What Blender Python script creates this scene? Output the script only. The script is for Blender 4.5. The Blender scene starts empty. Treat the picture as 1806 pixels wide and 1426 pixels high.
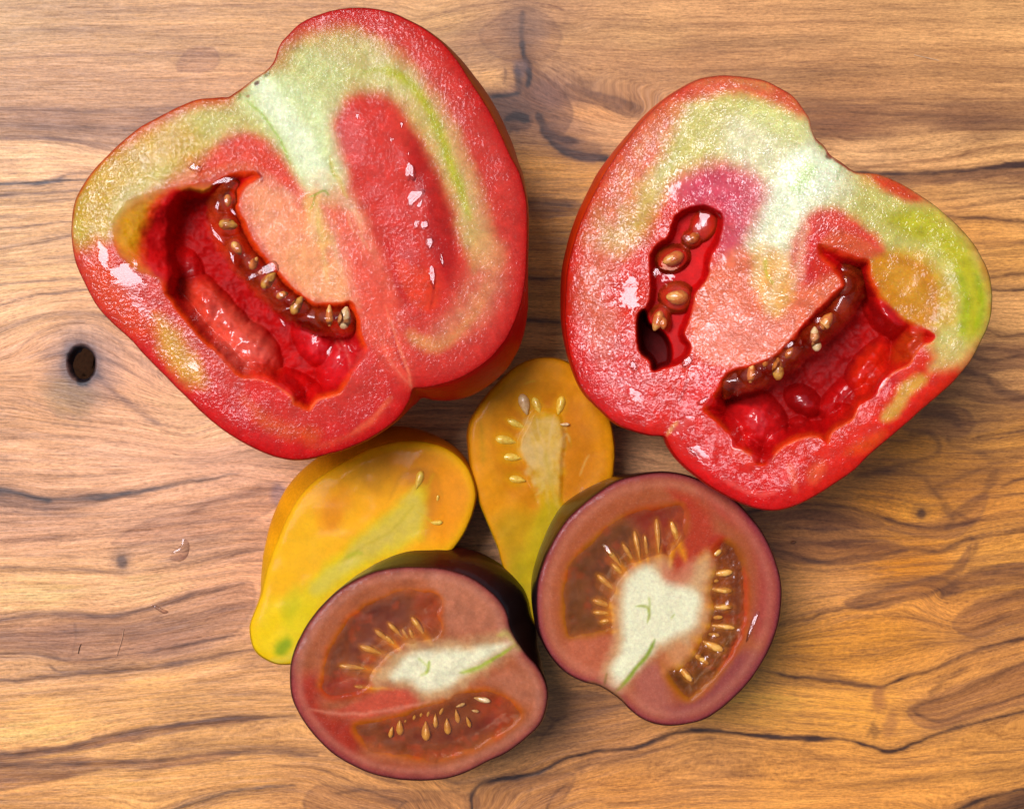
import bpy, math, random
import numpy as np
from mathutils import Vector

# ------------------------------------------------------------------ camera, world, sun, exposure
U = 1.0 / 9000.0            # one photo pixel on the board, in metres
HC = 2600.0                 # camera height in the same unit
CX, CY = 903.0, 713.0
scene = bpy.context.scene
COL = scene.collection
cam_d = bpy.data.cameras.new("camera")
cam = bpy.data.objects.new("camera", cam_d)
COL.objects.link(cam)
cam.location = (0, 0, HC * U)
cam_d.sensor_width = 36.0
cam_d.lens = 36.0 * HC / 1806.0
cam_d.clip_start = 0.005
cam_d.clip_end = 50.0
scene.camera = cam

SUN_DIR = Vector((-0.42, 0.30, 1.0)).normalized()    # towards the light: from the left and the top of the picture
sun_el = math.asin(SUN_DIR.z)
sun_az = math.atan2(SUN_DIR.x, SUN_DIR.y)
world = bpy.data.worlds.new("World")
scene.world = world
world.use_nodes = True
wn = world.node_tree
bg = wn.nodes["Background"]
sky = wn.nodes.new("ShaderNodeTexSky")
sky.sky_type = 'NISHITA'
sky.sun_disc = False
sky.sun_elevation = sun_el
sky.sun_rotation = sun_az
sky.air_density = 1.0
sky.dust_density = 4.0
sky.ozone_density = 0.6
wn.links.new(sky.outputs[0], bg.inputs[0])
bg.inputs[1].default_value = 0.085
sun_d = bpy.data.lights.new("sun", 'SUN')
sun_d.energy = 2.7
sun_d.angle = math.radians(27)
sun_d.color = (0.95, 0.89, 1.0)
sun = bpy.data.objects.new("sun", sun_d)
COL.objects.link(sun)
sun.location = (-0.3, 0.2, 0.6)
sun.rotation_euler = SUN_DIR.to_track_quat('Z', 'Y').to_euler()
scene.view_settings.view_transform = 'Standard'
scene.view_settings.look = 'None'
scene.view_settings.exposure = 0.0
scene.view_settings.gamma = 1.0
scene.cycles.use_denoising = True
scene.cycles.max_bounces = 10
scene.cycles.transparent_max_bounces = 12
scene.cycles.caustics_reflective = False
scene.cycles.caustics_refractive = False
KEXP = np.array([1.10, 1.08, 1.28])                  # photo value -> base colour

# ------------------------------------------------------------------ helpers
def lin(c, k=None):
    c = np.asarray(c, float) / 255.0
    l = np.where(c <= 0.04045, c / 12.92, ((c + 0.055) / 1.055) ** 2.4)
    return np.clip(l / KEXP, 0.0, 0.92)

def hash2(ix, iy, seed):
    h = (ix.astype(np.int64) * 374761393 + iy.astype(np.int64) * 668265263 + seed * 974711) & 0x7fffffff
    h = ((h ^ (h >> 13)) * 1274126177) & 0x7fffffff
    h = h ^ (h >> 16)
    return (h & 0xffff) / 65535.0

def vnoise(x, y, seed=0):
    ix = np.floor(x); iy = np.floor(y)
    fx = x - ix; fy = y - iy
    fx = fx * fx * fx * (fx * (fx * 6 - 15) + 10); fy = fy * fy * fy * (fy * (fy * 6 - 15) + 10)
    ix = ix.astype(np.int64); iy = iy.astype(np.int64)
    a = hash2(ix, iy, seed); b = hash2(ix + 1, iy, seed)
    c = hash2(ix, iy + 1, seed); d = hash2(ix + 1, iy + 1, seed)
    return (a + (b - a) * fx) * (1 - fy) + (c + (d - c) * fx) * fy

def fbm(x, y, seed=0, octv=3):
    s = 0; a = 0.5; t = 0
    for k in range(octv):
        s = s + a * (vnoise(x * 2 ** k + 17.3 * k, y * 2 ** k - 9.1 * k, seed + k) - 0.5); t += a; a *= 0.55
    return s / t * 2.0      # about -1..1

def catmull(pts, closed=True, n=6):
    p = np.asarray(pts, float)
    N = len(p); out = []
    rng = range(N) if closed else range(N - 1)
    for i in rng:
        if closed:
            p0, p1, p2, p3 = p[(i - 1) % N], p[i], p[(i + 1) % N], p[(i + 2) % N]
        else:
            p0, p1, p2, p3 = p[max(i - 1, 0)], p[i], p[i + 1], p[min(i + 2, N - 1)]
        for k in range(n):
            t = k / n
            out.append(0.5 * ((2 * p1) + (-p0 + p2) * t + (2 * p0 - 5 * p1 + 4 * p2 - p3) * t * t + (-p0 + 3 * p1 - 3 * p2 + p3) * t ** 3))
    if not closed: out.append(p[-1])
    return np.array(out)

def seg_dist(P, poly, closed=True):
    """unsigned distance, parameter along, inside flag"""
    A = poly if closed else poly[:-1]
    B = np.roll(poly, -1, 0) if closed else poly[1:]
    best = np.full(len(P), 1e18); tb = np.zeros(len(P)); ins = np.zeros(len(P), bool)
    n = len(A)
    for i in range(n):
        a = A[i]; b = B[i]; ab = b - a
        L = ab @ ab + 1e-9
        w = P - a
        t = np.clip((w @ ab) / L, 0, 1)
        d = (w[:, 0] - t * ab[0]) ** 2 + (w[:, 1] - t * ab[1]) ** 2
        m = d < best
        best = np.where(m, d, best); tb = np.where(m, (i + t) / n, tb)
        if closed:
            c = (a[1] > P[:, 1]) != (b[1] > P[:, 1])
            if abs(b[1] - a[1]) > 1e-9:
                xx = a[0] + (P[:, 1] - a[1]) * (b[0] - a[0]) / (b[1] - a[1])
                ins ^= c & (P[:, 0] < xx)
    return np.sqrt(best), tb, ins

def sd(P, poly, reach=80.0):
    """signed distance, negative inside; far points get +reach"""
    out = np.full(len(P), float(reach))
    lo = poly.min(0) - reach; hi = poly.max(0) + reach
    m = (P[:, 0] > lo[0]) & (P[:, 0] < hi[0]) & (P[:, 1] > lo[1]) & (P[:, 1] < hi[1])
    if m.any():
        d, _, ins = seg_dist(P[m], poly)
        out[m] = np.where(ins, -d, d)
    return out

def ld(P, line, reach=60.0):
    out = np.full(len(P), 1e3); t = np.zeros(len(P))
    lo = line.min(0) - reach; hi = line.max(0) + reach
    m = (P[:, 0] > lo[0]) & (P[:, 0] < hi[0]) & (P[:, 1] > lo[1]) & (P[:, 1] < hi[1])
    if m.any():
        d, tt, _ = seg_dist(P[m], line, False)
        out[m] = d; t[m] = tt
    return out, t

def sm(x):
    x = np.clip(x, 0, 1)
    return x * x * (3 - 2 * x)

def warp(P, amp, size, seed):
    if amp <= 0: return P
    return P + amp * np.stack([fbm(P[:, 0] / size, P[:, 1] / size, seed), fbm(P[:, 0] / size + 50, P[:, 1] / size + 31, seed + 7)], 1)

def sat(l, k):
    g = l @ np.array([.3, .5, .2]) if l.ndim > 1 else float(l @ np.array([.3, .5, .2]))
    return g + (l - g) * k if l.ndim == 1 else g[:, None] + (l - g[:, None]) * k
def wetlin(c):
    return np.clip(sat(lin(c), 1.12) * .95 - np.array([.014, .020, .022]), .003, .9)

class Paint:
    def __init__(s, P, base, seed=0, conv=wetlin):
        s.P = P; s.conv = conv; s.c = np.tile(conv(base), (len(P), 1)); s.seed = seed
    def mix(s, a, col):
        s.c = s.c + (s.conv(col) - s.c) * a[:, None]
    def poly(s, pts, col, f=8, op=1.0, w=4, ws=25, patch=0.0):
        s.seed += 3
        f = max(f, .5)
        d = sd(warp(s.P, w, ws, s.seed), catmull(pts, True, 4), f * 2 + 20)
        a = sm(0.5 - d / (2 * f)) * op
        if patch: a = a * np.clip(1 + patch * fbm(s.P[:, 0] / 22, s.P[:, 1] / 22, s.seed + 1), 0, 1.3)
        s.mix(np.clip(a, 0, 1), col); return s
    def line(s, pts, col, w=5, f=4, op=1.0, wa=3, ws=20, taper=True):
        s.seed += 3
        d, t = ld(warp(s.P, wa, ws, s.seed), catmull(pts, False, 4), w + f * 2 + 10)
        ww = w * (np.minimum(1, np.minimum(t, 1 - t) * 5 + .15) if taper else 1)
        a = sm(0.5 - (d - ww / 2) / (2 * f)) * op
        s.mix(a, col); return s
    def spot(s, x, y, rx, ry, ang, col, op=1.0, f=0.5, w=3):
        s.seed += 3
        Q = warp(s.P, w, 15, s.seed) - (x, y)
        ca, sa = math.cos(math.radians(ang)), math.sin(math.radians(ang))
        u = (Q[:, 0] * ca + Q[:, 1] * sa) / rx; v = (-Q[:, 0] * sa + Q[:, 1] * ca) / ry
        r = np.sqrt(u * u + v * v)
        s.mix(sm((1 + f - r) / (2 * f)) * op, col); return s
    def mottle(s, amp, size, seed=5):
        n = fbm(s.P[:, 0] / size, s.P[:, 1] / size, seed, 4)
        s.c = np.clip(s.c * (1 + amp * n)[:, None], 0, .95); return s
    def noise(s, col, size, thr, soft, op, seed=3, mask=None, sy=1.0):
        n = fbm(s.P[:, 0] / size, s.P[:, 1] / (size * sy), seed, 4)
        a = sm((n - thr) / soft) * op
        if mask is not None: a = a * mask
        s.mix(a, col); return s

def bump_el(P, x, y, rx, ry, ang, h, pw=0.5):
    ca, sa = math.cos(math.radians(ang)), math.sin(math.radians(ang))
    Q = P - (x, y)
    u = (Q[:, 0] * ca + Q[:, 1] * sa) / rx; v = (-Q[:, 0] * sa + Q[:, 1] * ca) / ry
    return h * np.clip(1 - u * u - v * v, 0, 1) ** pw

def world_pt(P, z):
    """photo position P at height z (both in photo pixels) -> metres"""
    k = (HC - z) / HC
    return np.stack([(P[:, 0] - CX) * k * U, -(P[:, 1] - CY) * k * U, z * U], 1)

def mesh_obj(name, verts, faces, mat, parent=None, cols=None, attrs=None, smooth=True, origin=None):
    verts = np.asarray(verts, np.float64)
    if origin is not None: verts = verts - np.asarray(origin)
    me = bpy.data.meshes.new(name)
    faces = np.asarray(faces, np.int32)
    n = faces.shape[1]
    me.vertices.add(len(verts)); me.vertices.foreach_set("co", verts.astype(np.float32).ravel())
    me.loops.add(faces.size); me.loops.foreach_set("vertex_index", faces.ravel())
    me.polygons.add(len(faces))
    me.polygons.foreach_set("loop_start", np.arange(0, faces.size, n, dtype=np.int32))
    me.update(calc_edges=True)
    me.validate()
    me.polygons.foreach_set("use_smooth", np.full(len(me.polygons), smooth))
    if cols is not None:
        a = me.attributes.new("tone", 'FLOAT_COLOR', 'POINT')
        a.data.foreach_set("color", np.concatenate([cols, np.ones((len(cols), 1))], 1).astype(np.float32).ravel())
    for k, v in (attrs or {}).items():
        v = np.asarray(v, np.float32)
        if v.ndim == 1:
            a = me.attributes.new(k, 'FLOAT', 'POINT'); a.data.foreach_set("value", v)
        else:
            a = me.attributes.new(k, 'FLOAT_VECTOR', 'POINT'); a.data.foreach_set("vector", v.ravel())
    me.materials.append(mat)
    o = bpy.data.objects.new(name, me)
    COL.objects.link(o)
    if origin is not None and parent is None: o.location = origin
    if parent is not None: o.parent = parent
    return o

# ------------------------------------------------------------------ materials
class NT:
    def __init__(s, name):
        s.m = bpy.data.materials.new(name); s.m.use_nodes = True
        s.t = s.m.node_tree; s.t.nodes.clear()
        s.out = s.n("ShaderNodeOutputMaterial")
    def n(s, typ, **kw):
        nd = s.t.nodes.new(typ)
        for k, v in kw.items():
            if k.startswith("i_"):
                key = k[2:]; key = int(key) if key.isdigit() else key.replace("__", " ")
                nd.inputs[key].default_value = v
            else: setattr(nd, k, v)
        return nd
    def l(s, a, b): s.t.links.new(a, b)
    def math(s, op, a, b=None, c=None, clamp=False):
        nd = s.n("ShaderNodeMath", operation=op); nd.use_clamp = clamp
        for i, v in enumerate((a, b, c)):
            if v is None: continue
            if isinstance(v, (int, float)): nd.inputs[i].default_value = v
            else: s.l(v, nd.inputs[i])
        return nd.outputs[0]
    def coord(s, scale=(9000, 9000, 9000)):
        tc = s.n("ShaderNodeTexCoord"); mp = s.n("ShaderNodeMapping")
        mp.inputs["Scale"].default_value = scale
        s.l(tc.outputs["Object"], mp.inputs["Vector"]); return mp.outputs[0]
    def attr(s, name, out="Fac"):
        a = s.n("ShaderNodeAttribute", attribute_name=name); return a.outputs[out]
    def noise(s, vec, scale, detail=3, rough=.55, dist=0.0, mul=None):
        if mul:
            mp = s.n("ShaderNodeMapping"); mp.inputs["Scale"].default_value = mul; s.l(vec, mp.inputs[0]); vec = mp.outputs[0]
        nd = s.n("ShaderNodeTexNoise"); nd.inputs["Scale"].default_value = scale; nd.inputs["Detail"].default_value = detail
        nd.inputs["Roughness"].default_value = rough; nd.inputs["Distortion"].default_value = dist
        s.l(vec, nd.inputs["Vector"]); return nd.outputs["Fac"]
    def ramp(s, f, stops):
        r = s.n("ShaderNodeValToRGB"); e = r.color_ramp.elements
        while len(e) < len(stops): e.new(0.5)
        for i, (p, c) in enumerate(stops): e[i].position = p; e[i].color = tuple(c) + (1,) if len(c) == 3 else c
        s.l(f, r.inputs[0]); return r.outputs[0]
    def rng(s, f, a, b, c, d):
        r = s.n("ShaderNodeMapRange"); s.l(f, r.inputs[0])
        for i, v in enumerate((a, b, c, d)): r.inputs[i + 1].default_value = v
        return r.outputs[0]
    def mixc(s, fac, a, b, mode='MIX'):
        m = s.n("ShaderNodeMix", data_type='RGBA', blend_type=mode)
        if isinstance(fac, (int, float)): m.inputs[0].default_value = fac
        else: s.l(fac, m.inputs[0])
        for i, v in ((6, a), (7, b)):
            if isinstance(v, tuple): m.inputs[i].default_value = v
            else: s.l(v, m.inputs[i])
        return m.outputs[2]

def flesh_material(name, cell=6.5, amp=0.9, rough=.30, sss=.22, coat=.7, vary=.22, worm=0.0, radius=(0.0030, 0.0011, 0.0006), speck=.3, dotw=.8, lumps=.06, dsz=3.6, dth=.50):
    m = NT(name)
    co = m.coord()
    col = m.attr("tone", "Color")
    wet = m.attr("grit")                       # how rough the cut is, from 0 (gel, film) to 1 (torn cells)
    film = m.attr("film")                      # how wet it is
    n1 = m.noise(co, 1 / 5.0, 3, .6)
    n2 = m.noise(co, 1 / 2.2, 2, .6)
    n3 = m.noise(co, 1 / 16.0, 4, .65)
    f = m.math('ADD', m.math('ADD', m.rng(n1, .3, .7, 1 - vary, 1 + vary), m.rng(n2, .3, .7, -vary * .9, vary * .9)), m.rng(n3, .3, .7, -vary * .45, vary * .45))
    one = m.n("ShaderNodeCombineColor")
    k = m.math('MULTIPLY', m.math('SUBTRACT', f, 1.0), m.math('ADD', m.math('MULTIPLY', wet, .7), .3))
    for i, g in enumerate((.8, 1.12, 1.12)): m.l(m.math('ADD', 1.0, m.math('MULTIPLY', k, g)), one.inputs[i])
    c2 = m.mixc(1.0, col, one.outputs[0], 'MULTIPLY')
    sp = m.math('MULTIPLY', m.rng(m.noise(co, 1 / 2.4, 1, .5), .60, .72, 0, speck), m.math('MINIMUM', wet, 1.0))
    c2 = m.mixc(sp, c2, tuple(lin((240, 200, 180))) + (1,))
    p = m.n("ShaderNodeBsdfPrincipled")
    m.l(c2, p.inputs["Base Color"])
    p.inputs["Roughness"].default_value = rough
    p.inputs["Subsurface Weight"].default_value = sss
    p.inputs["Subsurface Radius"].default_value = radius
    p.inputs["Subsurface Scale"].default_value = 1.0
    p.inputs["Specular IOR Level"].default_value = .08
    dots = m.math('MULTIPLY', m.rng(m.noise(co, 1 / dsz, 1, .5), dth, dth + .10, 0, 1), m.math('MINIMUM', wet, 1.0), clamp=True)
    m.l(m.math('ADD', m.math('MULTIPLY', film, coat), m.math('MULTIPLY', dots, dotw), clamp=True), p.inputs["Coat Weight"])
    p.inputs["Coat Roughness"].default_value = .09
    a = m.noise(co, 1 / cell, 1, .4, worm)
    b = m.noise(co, 1 / (cell * .42), 1, .5)
    sc = m.noise(co, 1 / 38.0, 3, .6)
    lump = m.noise(co, 1 / 26.0, 2, .5)
    h = m.math('ADD', a, m.math('MULTIPLY', b, .16))
    h = m.math('MULTIPLY', h, m.math('MULTIPLY', wet, m.rng(sc, .35, .65, .45, 1.25)))
    h = m.math('ADD', h, m.math('MULTIPLY', lump, lumps))
    bp = m.n("ShaderNodeBump"); bp.inputs["Strength"].default_value = 1.0; bp.inputs["Distance"].default_value = amp * U * cell
    m.l(h, bp.inputs["Height"])
    b2 = m.n("ShaderNodeBump"); b2.inputs["Strength"].default_value = 1.0; b2.inputs["Distance"].default_value = amp * U * cell * .28
    m.l(h, b2.inputs["Height"])
    m.l(b2.outputs[0], p.inputs["Normal"]); m.l(bp.outputs[0], p.inputs["Coat Normal"])
    m.l(p.outputs[0], m.out.inputs[0])
    return m.m

def skin_material(name, rough=.22, coat=.6, spec=.3):
    m = NT(name)
    co = m.coord(); col = m.attr("tone", "Color")
    n1 = m.noise(co, 1 / 4.0, 2, .5)
    n2 = m.noise(co, 1 / 60.0, 3, .5)
    f = m.math('ADD', m.rng(n1, .3, .7, .9, 1.08), m.rng(n2, .3, .7, -.1, .1))
    one = m.n("ShaderNodeCombineColor")
    for i in range(3): m.l(f, one.inputs[i])
    p = m.n("ShaderNodeBsdfPrincipled")
    m.l(m.mixc(1.0, col, one.outputs[0], 'MULTIPLY'), p.inputs["Base Color"])
    p.inputs["Roughness"].default_value = rough; p.inputs["Specular IOR Level"].default_value = spec
    p.inputs["Coat Weight"].default_value = coat; p.inputs["Coat Roughness"].default_value = .08
    bp = m.n("ShaderNodeBump"); bp.inputs["Strength"].default_value = .5; bp.inputs["Distance"].default_value = U * 1.0
    m.l(m.noise(co, 1 / 9.0, 3, .5), bp.inputs["Height"])
    m.l(bp.outputs[0], p.inputs["Normal"])
    m.l(p.outputs[0], m.out.inputs[0])
    return m.m

def gel_material(name, tint, body, cloud=.45, gloss=.06, bump=.8, bsize=14.0):
    """a wet jelly surface: partly clear, partly cloudy, glossy on top"""
    m = NT(name)
    co = m.coord()
    tr = m.n("ShaderNodeBsdfTransparent"); tr.inputs[0].default_value = tuple(tint) + (1,)
    di = m.n("ShaderNodeBsdfPrincipled"); di.inputs["Roughness"].default_value = .35
    di.inputs["Base Color"].default_value = tuple(lin(body)) + (1,)
    n = m.noise(co, 1 / 30.0, 3, .55)
    mx = m.n("ShaderNodeMixShader"); m.l(m.rng(n, .3, .7, max(cloud - .15, 0), cloud + .15), mx.inputs[0])
    m.l(tr.outputs[0], mx.inputs[1]); m.l(di.outputs[0], mx.inputs[2])
    gl = m.n("ShaderNodeBsdfGlossy"); gl.inputs["Roughness"].default_value = gloss
    fr = m.n("ShaderNodeFresnel"); fr.inputs["IOR"].default_value = 1.5
    bp = m.n("ShaderNodeBump"); bp.inputs["Strength"].default_value = 1.0; bp.inputs["Distance"].default_value = U * bump * bsize * .3
    m.l(m.noise(co, 1 / bsize, 2, .45), bp.inputs["Height"])
    for nd in (gl, fr, di): m.l(bp.outputs[0], nd.inputs["Normal"])
    m2 = m.n("ShaderNodeMixShader"); m.l(fr.outputs[0], m2.inputs[0])
    m.l(mx.outputs[0], m2.inputs[1]); m.l(gl.outputs[0], m2.inputs[2])
    m.l(m2.outputs[0], m.out.inputs[0])
    return m.m

def clear_material(name, tint=(1, 1, 1), gloss=.04, bsize=9.0, bump=.5):
    return gel_material(name, tint, (200, 60, 60), 0.0, gloss, bump, bsize)

def seed_material(name, col, edge):
    m = NT(name)
    co = m.coord()
    n = m.noise(co, 1 / 7.0, 3, .6)
    c = m.ramp(n, [(.3, tuple(lin(edge))), (.62, tuple(lin(col)))])
    p = m.n("ShaderNodeBsdfPrincipled"); m.l(c, p.inputs["Base Color"])
    p.inputs["Roughness"].default_value = .3; p.inputs["Coat Weight"].default_value = .6; p.inputs["Coat Roughness"].default_value = .08
    p.inputs["Subsurface Weight"].default_value = .2; p.inputs["Subsurface Radius"].default_value = (.001, .0007, .0003); p.inputs["Subsurface Scale"].default_value = 1
    bp = m.n("ShaderNodeBump"); bp.inputs["Distance"].default_value = U * 1.0; m.l(n, bp.inputs["Height"]); m.l(bp.outputs[0], p.inputs["Normal"])
    m.l(p.outputs[0], m.out.inputs[0])
    return m.m

def plain_material(name, col, rough=.6):
    m = NT(name)
    co = m.coord()
    c = m.ramp(m.noise(co, 1 / 8.0, 4, .6), [(.2, tuple(lin(col) * .5)), (.6, tuple(lin(col)))])
    p = m.n("ShaderNodeBsdfPrincipled"); m.l(c, p.inputs["Base Color"]); p.inputs["Roughness"].default_value = rough; p.inputs["Specular IOR Level"].default_value = .1
    m.l(p.outputs[0], m.out.inputs[0]); return m.m

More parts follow.
